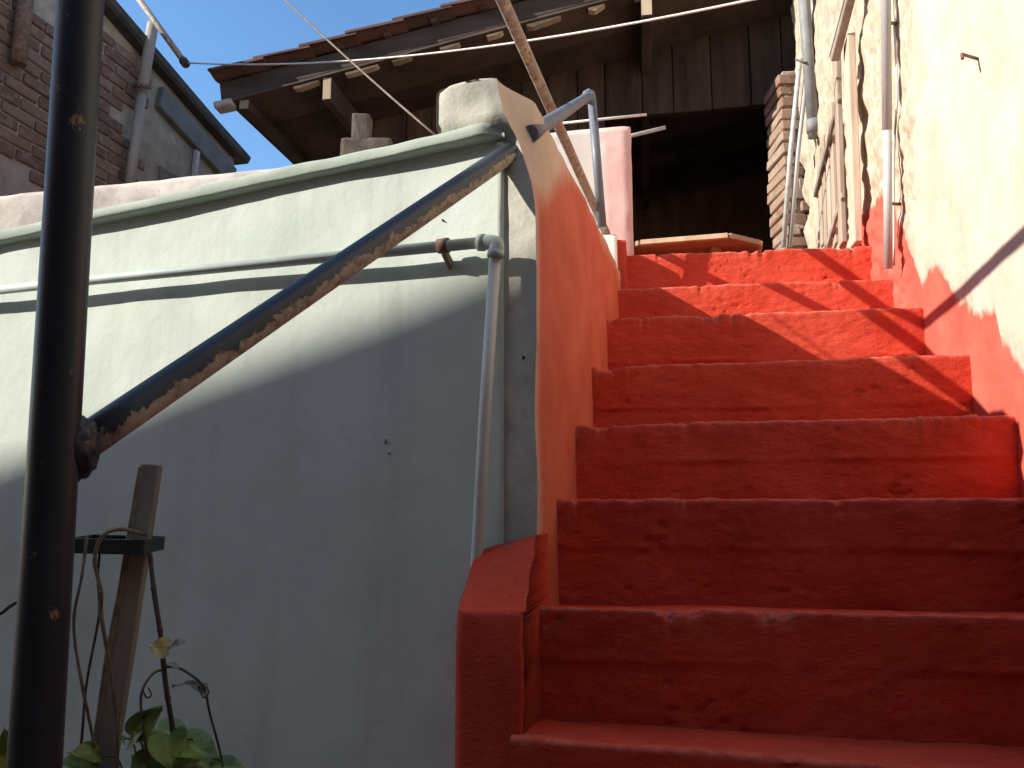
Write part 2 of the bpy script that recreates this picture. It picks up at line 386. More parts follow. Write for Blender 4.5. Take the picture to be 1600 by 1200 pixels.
def build_step(k):
    A, B, dr, lf = ends[k]
    if k + 1 < len(ends): An, Bn = ends[k + 1][0], ends[k + 1][1]
    else: An, Bn = A + DP * .75, B + DP * .75
    if k > 0: zlow = min(ends[k - 1][0].z, ends[k - 1][1].z) - ends[k - 1][2] - .03
    else: zlow = 0.0
    H = (A.z + B.z) / 2 - zlow
    nu = 210; nr = max(14, int(H / .0065)); nt_ = 16
    front = (B - A); front.z = 0; front.normalize(); fn = Vector((front.y, -front.x, 0))
    vs_, wear, edg = [], [], []
    rv = .0075
    for i in range(nu):
        u = i / (nu - 1)
        P = A.lerp(B, u); Q = An.lerp(Bn, u); Q.z = P.z - dr
        Q += (Q - P).normalized() * .02
        for j in range(nr + nt_):
            if j < nr:                      # riser, from the tread below up to the rounded nosing
                s = j / (nr - 1); z = zlow + (P.z - zlow - rv) * s
                p = Vector((P.x, P.y, z)) - fn * (.010 * (1 - s))
                hgt = s; nn = fn
            else:
                s = (j - nr + 1) / nt_
                if s < .32:
                    a = s / .32 * math.pi / 2
                    p = Vector((P.x, P.y, P.z - rv)) - fn * (rv - rv * math.cos(a)) + Vector((0, 0, rv * math.sin(a)))
                    nn = fn * math.cos(a) + Vector((0, 0, math.sin(a)))
                else:
                    w = (s - .32) / .68; w = w * w
                    p0 = P - fn * rv
                    p = p0.lerp(Q, w); nn = Vector((0, 0, 1))
                hgt = 1.0
            q = p + Vector((k * 7.3, 0, k * 3.1))
            d = .007 * fbm(q * 3.5, 2) + .0042 * fbm(Vector((q.x * 22, q.y * 22, q.z * 46)), 4)
            # a ledge where the formwork boards met
            if lf and j < nr:
                lz = lf + .03 * noise.noise(Vector((p.x * 2.2, k * 3.7, 0)))
                on = sst(-.35, .35, noise.noise(Vector((p.x * 2.6 + k * 5, 2.0, 0))) + .05)
                d -= .0045 * on * (1 - sst(lz - .025, lz + .02, hgt))
                d += .006 * on * max(0, 1 - abs(hgt - lz - .02) / .035) * (.4 + noise.noise(Vector((p.x * 22, k, 1))))
                pit = noise.noise(Vector((p.x * 30, p.z * 75, k * 2.9))) + .6 * noise.noise(Vector((p.x * 5, p.z * 9, k * 1.9)))
                if pit > .78: d -= min(.005, (pit - .66) * .035)
            # broken arris
            top = P.z - p.z if j < nr else (P - p).length * .8
            e = math.exp(-max(0, top) / .022)
            ch = noise.noise(Vector((p.x * 9.0 + k * 4.1, k * 1.3, 0))) + .5 * noise.noise(Vector((p.x * 31, k * 2.3, 4)))
            ch += .35 * noise.noise(Vector((p.x * 75, k * 3.3, 9)))
            chip = max(0.0, ch - .26) * .030 * e
            d += e * .0035 * noise.noise(Vector((p.x * 40, k, 7.7)))
            p = p + nn * d - Vector((0, 0, chip * .8)) - fn * chip * .9
            if j == 0: p.z = zlow
            wr = e * max(0.0, ch) * .8
            if k >= 1: wr = max(wr, e ** .35 * sst(.09, .0, u) * (1.0 if k in (2, 3, 4) else .3))
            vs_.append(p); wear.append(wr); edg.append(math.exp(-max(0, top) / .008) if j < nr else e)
    nv = nr + nt_
    fs = grid_faces(nu, nv)
    # close the ends and the back
    base = len(vs_)
    for i in (0, nu - 1):
        for j in (0,):
            pass
    b0 = len(vs_)
    for i in (0, nu - 1):
        q = vs_[i * nv + nv - 1]; vs_.append(Vector((q.x, q.y, zlow))); wear.append(0); edg.append(0)
    fs.append(tuple([j for j in range(nv)] + [b0]))
    fs.append(tuple([(nu - 1) * nv + j for j in range(nv - 1, -1, -1)] + [b0 + 1][::1]))
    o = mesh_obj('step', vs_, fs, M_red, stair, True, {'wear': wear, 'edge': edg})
    return o
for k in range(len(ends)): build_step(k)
# the landing at the top of the stair
La, Lb = ends[-1][0] + DP * .5, ends[-1][1] + DP * .5
lz = ends[-1][0].z - .03
ld = mesh_obj('landing', [La + Vector((-.9, 0, 0)), Lb + Vector((.3, 0, 0)), Lb + DP * 7 + Vector((.9, 0, 0)), La + DP * 7 + Vector((-.3, 0, 0))], [(0, 1, 2, 3)], M_ground)
for v in ld.data.vertices: v.co.z = lz
tag(ld, 'cement landing above the top step', 'landing', kind='structure')

# ------------------------------------------------------------------ terrace wall on the left of the stair
tw = thing('terrace_wall', 'pale green terrace wall with overhanging cap and red stair side', 'wall', (-.5, 1.7, 0))
ZCAP_R = on_wall(770, 206, .03).z; ZCAP_L = on_wall(0, 374, .03).z
SL = (on_wall(0, 380) - CORNER).dot(WT); SR = (on_wall(787, 300) - CORNER).dot(WT)
def zcap(s): return ZCAP_R + (ZCAP_L - ZCAP_R) * s / SL
# green face
smax = 3.4
vs_ = []; ns, nz = 150, 110
for i in range(ns):
    s = SR + (smax - SR) * (i / (ns - 1)) ** 1.3
    for j in range(nz):
        z = (zcap(s) + .02) * j / (nz - 1)
        d = .010 * fbm(Vector((s * 2.2, z * 2.2, 1.5)), 2) + .003 * fbm(Vector((s * 9, z * 9, 4)), 2)
        if i == 0: d = -.004
        vs_.append(CORNER + WT * s + WN * (d + .006) + Vector((0, 0, z)))
fs = grid_faces(ns, nz)
b0 = len(vs_)
for i in (0, ns - 1):
    s = SR if i == 0 else smax
    for z in (0, zcap(s)): vs_.append(CORNER + WT * s - WN * .16 + Vector((0, 0, z)))
fs.append((b0, b0 + 1, b0 + 3, b0 + 2))
fs.append(tuple([j for j in range(nz)] + [b0 + 1, b0])); fs.append(tuple([(ns - 1) * nz + j for j in range(nz)] + [b0 + 3, b0 + 2]))
mesh_obj('green_face', vs_, fs, M_green, tw, True)
# cap that hangs over the face
vs_ = []; ns = 150
prof = [(-.22, .0), (-.20, .020), (-.05, .024), (.018, .0245), (.0265, .023), (.029, .019), (.030, .010), (.030, .0), (.0285, -.0045), (.022, -.006), (.0, -.007), (-.22, -.007)]
s0 = (on_wall(792, 205) - CORNER).dot(WT)
for i in range(ns):
    s = s0 + (smax - s0) * (i / (ns - 1)) ** 1.3
    for (o_, h_) in prof:
        w = .006 * noise.noise(Vector((s * 3.1, h_ * 20, 3))) + .002 * noise.noise(Vector((s * 14, h_ * 60, 9)))
        if o_ < 0: w *= .3
        else: o_ *= .25 + .75 * sst(0, .05, s - s0 + .02 * noise.noise(Vector((h_ * 90, 1, 1))))
        vs_.append(CORNER + WT * s + WN * (o_ + w + .006) + Vector((0, 0, zcap(s) + h_ + w * .6)))
fs = grid_faces(ns, len(prof)) + [(i * len(prof) + len(prof) - 1, (i + 1) * len(prof) + len(prof) - 1, (i + 1) * len(prof), i * len(prof)) for i in range(ns - 1)]
fs += [tuple(range(len(prof)))[::-1], tuple((ns - 1) * len(prof) + j for j in range(len(prof)))]
mesh_obj('cap', vs_, fs, M_greencap, tw, True)
# the stair side with the thick rounded parapet on top: a section swept along the stair
ZT0 = U(775, 131, 1.53).z
def sec(y):
    """inner face from the foot up, over the rounded top, down the outer side"""
    t = (y - 1.51) / 1.5
    ztop = ZT0 + .036 * sst(.1, 1.0, t)
    W = .198 - .04 * sst(0, 1, t)
    lean = .050 * (1 - sst(.0, .07, t)) + .012 * (1 - sst(.1, .5, t)) + .004
    pts = []
    for i in range(46):
        z = ztop * i / 45 * .985 if i < 46 else 0
        pts.append((-lean * sst(ztop - .33, ztop, z) ** 1.5, z))
    rr = .013
    for i in range(1, 8):
        a = i / 8 * math.pi / 2
        pts.append((-lean - rr + rr * math.cos(a), ztop - .0 + (-rr + rr * math.sin(a)) + rr * .45))
    for i in range(0, 7): pts.append((-lean - rr - (W - 2 * rr - lean) * i / 6, ztop + rr * .45 - .006 * i / 6))
    for i in range(1, 7):
        a = i / 6 * math.pi / 2
        pts.append((-W + rr - rr * math.sin(a), ztop - .006 + rr * .45 - rr + rr * math.cos(a)))
    for i in range(1, 30): pts.append((-W, (ztop - rr * .6) * (1 - i / 29)))
    return pts
NY = 110
vs_, sd_ = [], []
for i in range(NY):
    t = i / (NY - 1); y = 1.51 + 1.52 * t
    for (dx, z) in sec(y):
        x = XL(y) + dx
        yy = y + (-dx) * .39 * (1 - .9 * t)
        p = Vector((x, yy, z)); q = p * 3.0
        d = .010 * fbm(q * 1.3, 2) + .0035 * fbm(q * 5, 2)
        hi = sst(ZT0 - .25, ZT0, z)
        d += hi * .010 * fbm(q * 3 + Vector((9, 0, 0)), 2)
        if dx > -.02: p.x += d
        elif z > ZT0 - .1: p.z += d
        p += WN * .034 * sst(ZCAP_R + .008, ZCAP_R + .030, z) * (1 - sst(0, .05, t))
        if z < ZCAP_R + .03: p -= WN * .018 * sst(.055, .085, -dx)
        vs_.append(p)
        rel = z - EYE
        edge = .63 + .25 * sst(1.55, 2.05, y)
        s_ = edge - rel
        s_ = min(s_, (y - 1.535) * 1.1 + .0)
        sd_.append(s_)
m_ = len(sec(1.51))
fs = grid_faces(NY, m_)
o = mesh_obj('stair_side', vs_, fs, M_inner, tw, True, {'sd': sd_})
fr = vs_[:m_]; bk = vs_[(NY - 1) * m_:]
# the bare cement end facing the courtyard (its own render coat)
def resample(pts, n):
    L_ = [0.0]
    for a_, b_ in zip(pts, pts[1:]): L_.append(L_[-1] + (b_ - a_).length)
    out = []; k_ = 0
    for i in range(n):
        t = L_[-1] * i / (n - 1)
        while k_ < len(L_) - 2 and L_[k_ + 1] < t: k_ += 1
        f_ = (t - L_[k_]) / max(1e-9, L_[k_ + 1] - L_[k_]); out.append(pts[k_].lerp(pts[k_ + 1], min(1, f_)))
    return out
half = 46 + 7 + 3
zs, nn_ = 130, 16
inn = resample(fr[:half + 1], zs); out_ = resample(fr[half:][::-1], zs)
SRP = CORNER + WT * (SR + .012)
ev = []
for j in range(zs):
    a_, b_ = inn[j], out_[j]
    if a_.z < ZCAP_R - .004: b_ = Vector((SRP.x, SRP.y, a_.z))
    elif b_.z < ZCAP_R + .004: b_ = Vector((b_.x, b_.y, ZCAP_R + .004)) - WN * .03
    for i in range(nn_):
        u = i / (nn_ - 1); p = a_.lerp(b_, u)
        d = .007 * fbm(Vector((p.x * 9, p.z * 9, 3)), 3) * min(1, 5 * u, 5 * (1 - u))
        if p.z > ZCAP_R: d += (.010 * fbm(Vector((p.x * 14, p.z * 14, 7)), 3) + .006) * min(1, 6 * u, 6 * (1 - u))
        ev.append(p + WN * (d - .004 * u))
mesh_obj('cement_end', ev, grid_faces(zs, nn_), M_cement, tw, True)
mesh_obj('cement_back', [bk[0], bk[45], bk[-30], bk[-1]], [(0, 1, 2, 3)], M_cement, tw)
# red plinth at the foot of the wall
pb = []
pl = [U(742, 862, 1.53), U(836, 838, 1.50), U(712, 962, 1.335), U(818, 966, 1.31)]
nx_, nd_ = 26, 22
vs_ = []; wear = []
def plinth_pt(u, w):
    """w 0..1 over the sloping top from the back to the front edge, 1..2 down the front"""
    if w <= 1:
        p = pl[0].lerp(pl[1], u).lerp(pl[2].lerp(pl[3], u), w)
        p.z -= .016 * math.sin(min(1, w) * math.pi)
        nrm = Vector((0, -.5, .85))
    else:
        p = pl[2].lerp(pl[3], u); zz = p.z * (2 - w); p = Vector((p.x, p.y + .0, zz)); nrm = Vector((0, -1, 0))
    return p, nrm
NW = 90
for i in range(nx_ * 2):
    u = i / (nx_ * 2 - 1)
    for j in range(NW):
        w = 2 * j / (NW - 1)
        p, nrm = plinth_pt(u, w)
        e = math.exp(-((w - 1) / .05) ** 2)
        eu = min(u, 1 - u)
        p = p - Vector((0, -1, 1)) * .010 * e
        p = p + nrm * (.010 * fbm(p * 6, 2) + .004 * fbm(p * 24, 2))
        p = p + Vector((0, .012, 0)) * math.exp(-eu / .04) * (1 if w > .9 else .3)
        if u > .5: p.x += .006 * math.exp(-(1 - u) / .1) * fbm(Vector((p.z * 22, 1, 3)), 3) * 2
        vs_.append(p); wear.append(.8 * sst(.93, 1.0, u) * max(0, noise.noise(p * 40) + .3) + (.6 if w < .06 and noise.noise(p * 30) > 0 else 0))
fs = grid_faces(nx_ * 2, NW)
nside = len(vs_)
# right and left flanks, back to the wall
for side, i in ((1, nx_ * 2 - 1), (0, 0)):
    b0 = len(vs_)
    for j in range(NW):
        q = vs_[i * NW + j]
        if side == 1: vs_.append(Vector((XL(1.56) + .012, 1.58, q.z)))
        else: vs_.append(Vector((q.x - .01, 1.62, q.z)))
        wear.append(0)
    for j in range(NW - 1): fs.append((i * NW + j, i * NW + j + 1, b0 + j + 1, b0 + j))
mesh_obj('plinth', vs_, fs, M_red, tw, True, {'wear': wear})
# terrace floor behind the cap
tf = [CORNER + WT * .2 - WN * .1, CORNER + WT * 3.4 - WN * .1, Vector((-4.2, 9, 0)), Vector((XL(9) - .1, 9, 0))]
o = mesh_obj('terrace_floor', [v + Vector((0, 0, ZCAP_L - .01)) for v in tf], [(0, 3, 2, 1)], M_ground); tag(o, 'cement terrace behind the green wall', 'terrace', kind='structure')

# mottled concrete kerb standing on the terrace behind the cap
ka, kb = U(-120, 315, 2.28), U(640, 238, 1.98)
n_ = 60; vs_ = []
kd = (kb - ka); kd.z = 0; kd.normalize(); kn = Vector((kd.y, -kd.x, 0))
kp = [(0, -.35), (0, -.2), (.0, -.1), (0.002, -.02), (-.006, -.004), (-.02, 0), (-.10, 0), (-.115, -.01), (-.12, -.35)]
for i in range(n_):
    p = ka.lerp(kb, i / (n_ - 1))
    for (a, h) in kp:
        w = .006 * fbm(Vector((i * .25, h * 9, 2)), 3)
        vs_.append(p + kn * (a + w) + Vector((0, 0, h + w * .7)))
fs = grid_faces(n_, len(kp)) + [tuple(range(len(kp)))[::-1], tuple((n_ - 1) * len(kp) + j for j in range(len(kp)))]
o = mesh_obj('terrace_kerb', vs_, fs, M_kerb, None, True); tag(o, 'mottled pinkish concrete kerb along the top of the green wall', 'kerb')

# ------------------------------------------------------------------ pink pillar beside the landing, with its white sill
pil = thing('landing_pillar', 'short pink and white washed pillar at the top of the stair', 'pillar', (.2, 3.4, lz))
pd = 3.52
c0, c1 = U(835, 208, pd + .07), U(985, 194, pd)
zb = lz - .5
vs_, sd_ = [], []
nu, nv = 34, 50
def pillar_pt(u, v):
    p = c0.lerp(c1, u); zt = p.z; p.z = zb + (zt - zb) * v; return p
outline = []
dback = DP * .22
ring = []
for i in range(nu): ring.append((i / (nu - 1), 0))
for i in range(1, 12): ring.append((1, i / 11))
for i in range(nu - 1, -1, -1): ring.append((i / (nu - 1), 1))
for (u, w) in ring:
    for j in range(nv):
        v = j / (nv - 1)
        p = pillar_pt(u, v) + dback * w
        e = min(abs(1 - u) , 1) * (c1 - c0).length
        if u > .9 and w in (0,) : p += dback * .06 * sst(.9, 1.0, u) ** 2
        if v > .97: p.z -= .006
        d = .008 * fbm(p * 7, 3)
        p += Vector((0, -1, 0)) * d if w == 0 else Vector((d, 0, 0))
        vs_.append(p); sd_.append((u - .74) * 1.3 if w == 0 else .3)
fs = grid_faces(len(ring), nv)
fs.append(tuple(i * nv + nv - 1 for i in range(len(ring))))
mesh_obj('shaft', vs_, fs, M_pink, pil, True, {'sd': sd_})
sa, sb = U(926, 372, 3.10), U(966, 368, 3.06)
M_sill = surf_mat('whitewash_sill', [(.62, .57, .51), (.70, .66, .60), (.76, .73, .68)], 9, .85, .4, 40, .004)
bevel_box('sill', (.21, .30, .30), M_sill, pil, .012, ((sa + sb) / 2 + Vector((-.035, .14, -.145))), (TR, DP, Vector((0, 0, 1))), .006, 2, 2)
bevel_box('red_return', (.07, .24, .24), M_red, pil, .012, U(974, 398, 3.12) + Vector((-.005, .1, -.06)), (TR, DP, Vector((0, 0, 1))), .012, 2, 3)

# ------------------------------------------------------------------ tall wall on the right
rw = thing('plaster_wall', 'tall sunlit cream plastered wall with ragged red painted skirt along the stair', 'wall', (XR(2), 2, 0))
bound = [(-2, -1.0), (.6, -.40), (1.2, -.02), (1.62, .20), (1.73, .275), (1.84, .37), (1.86, .47), (1.95, .49), (2.08, .53), (2.14, .565), (2.2, .66), (2.3, .70), (2.42, .70), (2.50, .80), (2.58, .90), (2.68, 1.03), (2.76, 1.13), (2.9, 1.17), (3.1, 1.20), (3.3, 1.12), (3.45, .9), (3.8, .6), (9, .3)]
def zbnd(y):
    for (a, za), (b, zb_) in zip(bound, bound[1:]):
        if a <= y <= b: return za + (zb_ - za) * (y - a) / (b - a)
    return -1
ys = [-3 + .25 * i for i in range(16)] + [1.0 + .04 * i for i in range(13)] + [1.52 + .011 * i for i in range(180)] + [3.5 + .02 * i for i in range(58)]
ys = [y for y in ys if y < 4.62]
zs_ = [0.1 * i for i in range(12)] + [1.2 + .0125 * i for i in range(120)] + [2.7 + .04 * i for i in range(46)]
vs_, sd_, ro_ = [], [], []
for y in ys:
    rough = sst(2.35, 2.75, y)
    for z in zs_:
        rg = rough * (1 if z > 1.35 + .9 else .6) 
        rg2 = sst(2.1, 2.75, y + .35 * (z - 2.4))
        d = .012 * fbm(Vector((y * 1.7, z * 1.7, 5)), 2) + .003 * fbm(Vector((y * 8, z * 8, 1)), 2)
        d += rg2 * (.034 * fbm(Vector((y * 4.5, z * 7, 8)), 3) + .022 * fbm(Vector((y * 15, z * 22, 2)), 4))
        if y > 4.35: d += .05 * sst(4.35, 4.62, y) * noise.noise(Vector((z * 5, 2, 2)))
        n2 = Vector((-.974, .225, 0))
        yy = y + (.05 * fbm(Vector((z * 6, 4, 4)), 3) * sst(4.3, 4.6, y))
        vs_.append(Vector((XR(yy), yy, z)) + n2 * d)
        sd_.append((zbnd(y) - (z - EYE)) * .8); ro_.append(rg2)
fs = grid_faces(len(ys), len(zs_))
nz_ = len(zs_); b0 = len(vs_)
for i in (0, len(ys) - 1):
    for j in range(nz_):
        q = vs_[i * nz_ + j]; vs_.append(Vector((q.x + .35, q.y - .08, q.z))); sd_.append(-1); ro_.append(1)
for k_, i in ((0, 0), (1, len(ys) - 1)):
    for j in range(nz_ - 1): fs.append((i * nz_ + j, i * nz_ + j + 1, b0 + k_ * nz_ + j + 1, b0 + k_ * nz_ + j))
fs.append(tuple([b0, b0 + nz_ - 1, b0 + 2 * nz_ - 1, b0 + nz_]))
fs.append(tuple([i * nz_ + nz_ - 1 for i in range(len(ys))] + [b0 + 2 * nz_ - 1, b0 + nz_ - 1]))
mesh_obj('plaster_face', vs_, fs, M_right, rw, True, {'sd': sd_, 'rough': ro_})
nl = on_right(1528, 92, 0); tube('nail', [nl, nl + Vector((-.05, -.015, .004)), nl + Vector((-.052, -.02, -.012))], .004, M_clamp, rw, 8)

# brick jamb at the far end of the wall
bj = thing('brick_jamb', 'crumbling pale brick jamb at the far end of the sunlit wall', 'brick pier', (XR(4.6), 4.65, lz))
jy = 4.66; jx0 = U(1224, 250, jy).x; jx1 = XR(jy) + .02; jz1 = U(1215, 108, jy).z
bevel_box('mortar_core', (jx1 - jx0 - .032, .30, jz1 - lz), M_mortR, bj, .008, ((jx0 + jx1) / 2 + .016, jy + .165, (jz1 + lz) / 2), None, .01, 1, 6)
def brick_mesh(name, L, D, H, mat, seed):
    bm = bmesh.new(); bmesh.ops.create_cube(bm, size=1); bmesh.ops.scale(bm, vec=(L, D, H), verts=bm.verts)
    bmesh.ops.bevel(bm, geom=bm.edges[:], offset=.007, segments=1, affect='EDGES')
    for v in bm.verts:
        v.co += Vector([noise.noise(v.co * 20 + Vector((seed * 9.1, q * 3.3, 0))) * .007 for q in range(3)])
    me = bpy.data.meshes.new(name); bm.to_mesh(me); bm.free(); me.materials.append(mat); return me
jm = [brick_mesh('brick', .135, .30, .066, M_brickR, s) for s in range(4)] + [brick_mesh('brick', .085, .30, .066, M_brickR, 9 + s) for s in range(3)]
def put(me, parent, loc, rot):
    o = bpy.data.objects.new('brick', me); col.objects.link(o); o.parent = parent; o.location = Vector(loc) - world_loc(parent); o.rotation_euler = rot; return o
z = lz + .04; r_ = 0
while z < jz1 - .03:
    w_ = jx1 - jx0
    if r_ % 2: spans = [(jx0 + .065, 0), (jx0 + .185, 1)]
    else: spans = [(jx0 + .042, 1), (jx0 + .16, 0)]
    for (x, kind) in spans:
        me = random.choice(jm[:4] if kind == 0 else jm[4:])
        put(me, bj, (x + random.uniform(-.006, .006), jy + .152 + random.uniform(-.012, .012), z), (random.uniform(-.03, .03), random.uniform(-.04, .04), random.uniform(-.06, .06)))
    z += .079 + random.uniform(-.003, .004); r_ += 1

# ------------------------------------------------------------------ pipes and things along the right wall
gp = thing('rain_pipe', 'grey vertical pipe on the cream wall ending above the steps', 'pipe', on_right(1388, 420, .04))
q0, q1, q2 = on_right(1388, 420, .045), on_right(1386, 195, .045), on_right(1384, 0, .045)
top = q2 + (q2 - q1) * 2.0
tube('pipe', [q0, q1], .0145, M_gpipe, gp); tube('pipe', [q1 - (q2 - q1) * .04, top], .0165, M_gpipe, gp)
for f_ in (.25, .92):
    p = q0.lerp(q2, f_); tube('clip', [p + Vector((.05, .01, 0)), p + Vector((-.012, 0, 0))], .006, M_clamp, gp, 8)
cb = [on_right(1397, 415, .02), on_right(1397, 240, .012), on_right(1402, 150, .015), on_right(1399, 70, .012), on_right(1395, 0, .012), on_right(1393, -200, .012)]
o = tube('wall_cable', cb, .004, M_vpipe, None, 8, smooth_path=True); tag(o, 'thin pale cable running beside the grey pipe on the cream wall', 'cable')
dp = thing('dark_pipe', 'thick dark grey pipe stub hanging high beside the brick jamb', 'pipe', U(1272, 215, 4.0))
a_, b_ = U(1272, 215, 4.0), U(1252, -60, 3.9)
tube('pipe', [a_, b_], .032, M_dgpipe, dp); tube('collar', [a_.lerp(b_, .03), a_.lerp(b_, .10)], .037, M_dgpipe, dp)
tube('wire_tie', [U(1243, 93, 4.0), U(1258, 98, 3.93), U(1278, 88, 4.0)], .006, M_clamp, dp, 6)
for (pa, pb_, lab, mt) in (((1224, 386), (1250, 92), 'thin steel conduit leaning on the brick jamb, left of the pair', M_steel), ((1234, 386), (1262, 100), 'thin steel conduit leaning on the brick jamb, right of the pair', M_gpipe)):
    o = tube('conduit', [U(pa[0], pa[1], 4.15), U((pa[0] + pb_[0]) / 2 - 2, (pa[1] + pb_[1]) / 2, 4.1), U(pb_[0], pb_[1], 4.08)], .0135, mt, None, 10)
    tag(o, lab, 'pipe', 'conduits leaning on the jamb')
ob = beam('timber_prop', on_right(1303, 92, .10), on_right(1345, -70, .05), .035, .045, M_stake); tag(ob, 'brown timber jutting out above the slatted gate', 'timber')

# slatted wooden gate leaning on the wall
gt = thing('slatted_gate', 'sun bleached slatted wooden gate leaning against the rough wall', 'gate', on_right(1320, 385, .06))
def gate_pt(px, py, off): return on_right(px, py, off)
slats = [((1338, 383), (1327, 62), .028, .030), ((1317, 383), (1307, 86), .048, .022), ((1306, 384), (1299, 165), .03, .016), ((1299, 384), (1293, 195), .03, .016), ((1292, 384), (1287, 215), .03, .016), ((1286, 384), (1281, 235), .03, .016), ((1280, 384), (1276, 262), .03, .016)]
RN = Vector((-.974, .225, 0))
for (b_, t_, off, th) in slats:
    p0, p1 = gate_pt(b_[0], b_[1], off + .02), gate_pt(t_[0], t_[1], off + .02)
    wd = .10 if th > .025 else .075
    p1 = Vector((p0.x, p0.y, p1.z)) if False else p1
    x_ = (p1 - p0).normalized(); y_ = Vector((.225, .974, 0)); z_ = x_.cross(y_)
    bevel_box('slat', ((p1 - p0).length, wd, th), M_gate, gt, .003, (p0 + p1) / 2, (x_, y_, z_), .004, 1, 3)
for (a, b_) in (((1312, 150), (1273, 305)), ((1317, 304), (1293, 384))):
    p0, p1 = gate_pt(a[0], a[1], .072), gate_pt(b_[0], b_[1], .068)
    beam('brace', p0, p1, .030, .014, M_stake, gt, RN, .002)

# ------------------------------------------------------------------ octagonal table on the landing
tb = thing('octagonal_table', 'low octagonal wooden table top with pale edging at the stair head', 'table', (.95, 3.9, lz))
za = U(1070, 368, 3.45).z
e0 = U(1000, 376, 3.52); e1 = U(1138, 361, 3.42); e0.z = e1.z = za
ex = (e1 - e0); Ls = ex.length; ex.normalize(); ey = Vector((-ex.y, ex.x, 0))
oct_ = [e0, e1]; ang = 0; p = e1.copy()
for k in range(1, 7):
    a = k * math.pi / 4; dr_ = ex * math.cos(a) + ey * math.sin(a); p = p + dr_ * (Ls if k % 2 == 0 else Ls * .52); oct_.append(p.copy())
cen = sum(oct_, Vector()) / 8
vs_ = [v + Vector((0, 0, h)) for h in (-.006, -.03) for v in [cen + (q - cen) * .97 for q in oct_]]
fs = [tuple(range(8)), tuple(range(15, 7, -1))] + [(i, 8 + i, 8 + (i + 1) % 8, (i + 1) % 8) for i in range(8)]
mesh_obj('table_top', vs_, fs, M_table, tb)
for i in range(8):
    a, b_ = oct_[i], oct_[(i + 1) % 8]
    o = beam('edging', a + (b_ - a).normalized() * .003 - Vector((0, 0, .012)), b_ - (b_ - a).normalized() * .003 - Vector((0, 0, .012)), .022, .024, M_pale, tb, bev=.002)
for i in (1, 3, 5, 7):
    q = cen + (oct_[i] - cen) * .7
    beam('leg', Vector((q.x, q.y, lz)), Vector((q.x, q.y, za - .03)), .045, .045, M_table, tb, Vector((1, 0, 0)))

# ------------------------------------------------------------------ wooden house behind the terrace
hs = thing('wooden_house', 'dark timber house with plank gable and tiled roof behind the terrace', 'house', (0, 5.6, lz))
Q0 = U(350, 158, 5.0)                           # lower left corner of the verge
def plane_front(px, py, back=0.0):
    o = Vector((0, 0, EYE)); a = U(px, py, 1.0) - o
    p0 = Q0 + DP * back
    return o + a * ((p0 - o).dot(DP) / a.dot(DP))
Q1 = plane_front(910, 8)
pitch_v = (Q1 - Q0).normalized()                # up the slope along the verge
UPV = DP.cross(pitch_v) * -1
if UPV.z < 0: UPV = -UPV
BK = .72                                        # how far the verge stands out from the planks
slope_len = 5.2; depth = 3.6
# boards under the tiles (run up the slope, side by side in depth)
nb = 18
for i in range(nb):
    a = Q0 + DP * (i * depth / nb + .1); 
    beam('roof_board', a + pitch_v * .02 + DP * .0, a + pitch_v * slope_len, depth / nb - .006, .02, M_deck, hs, UPV, .002)
# battens between boards and tiles, their sawn ends show
for i in range(15):
    s = .22 + i * .335
    a = Q0 + pitch_v * s + UPV * .150 - DP * (.02 + .03 * random.random())
    bb = beam('batten', a, a + DP * (depth + .1), .045, .03, M_deck, hs, UPV, .002)
    # broken splinter of pale wood under the verge
    if i < 9:
        q = Q0 + pitch_v * (s + .30 + random.uniform(-.05, .05)) - UPV * .016 + DP * .02
        L_ = random.uniform(.10, .24)
        vs_ = [q, q + pitch_v * L_, q + pitch_v * (L_ - .02) - UPV * .012, q + pitch_v * .04 - UPV * random.uniform(.016, .032), q - UPV * .014]
        vs_ = vs_ + [v + DP * .05 for v in vs_]
        fs = [(0, 1, 2, 3, 4), (9, 8, 7, 6, 5)] + [(k_, 5 + k_, 5 + (k_ + 1) % 5, (k_ + 1) % 5) for k_ in range(5)]
        mesh_obj('splinter', vs_, fs, M_pale, hs)
beam('barge_board', Q0 + pitch_v * -.02 + UPV * .075 + DP * .015, Q0 + pitch_v * slope_len + UPV * .075 + DP * .015, .03, .135, M_deck, hs, UPV, .004, .004, 6)
beam('fascia', Q0 + UPV * .07 + DP * .03 + pitch_v * .02, Q0 + UPV * .07 + DP * depth + pitch_v * .02, .025, .13, M_deck, hs, UPV, .003)
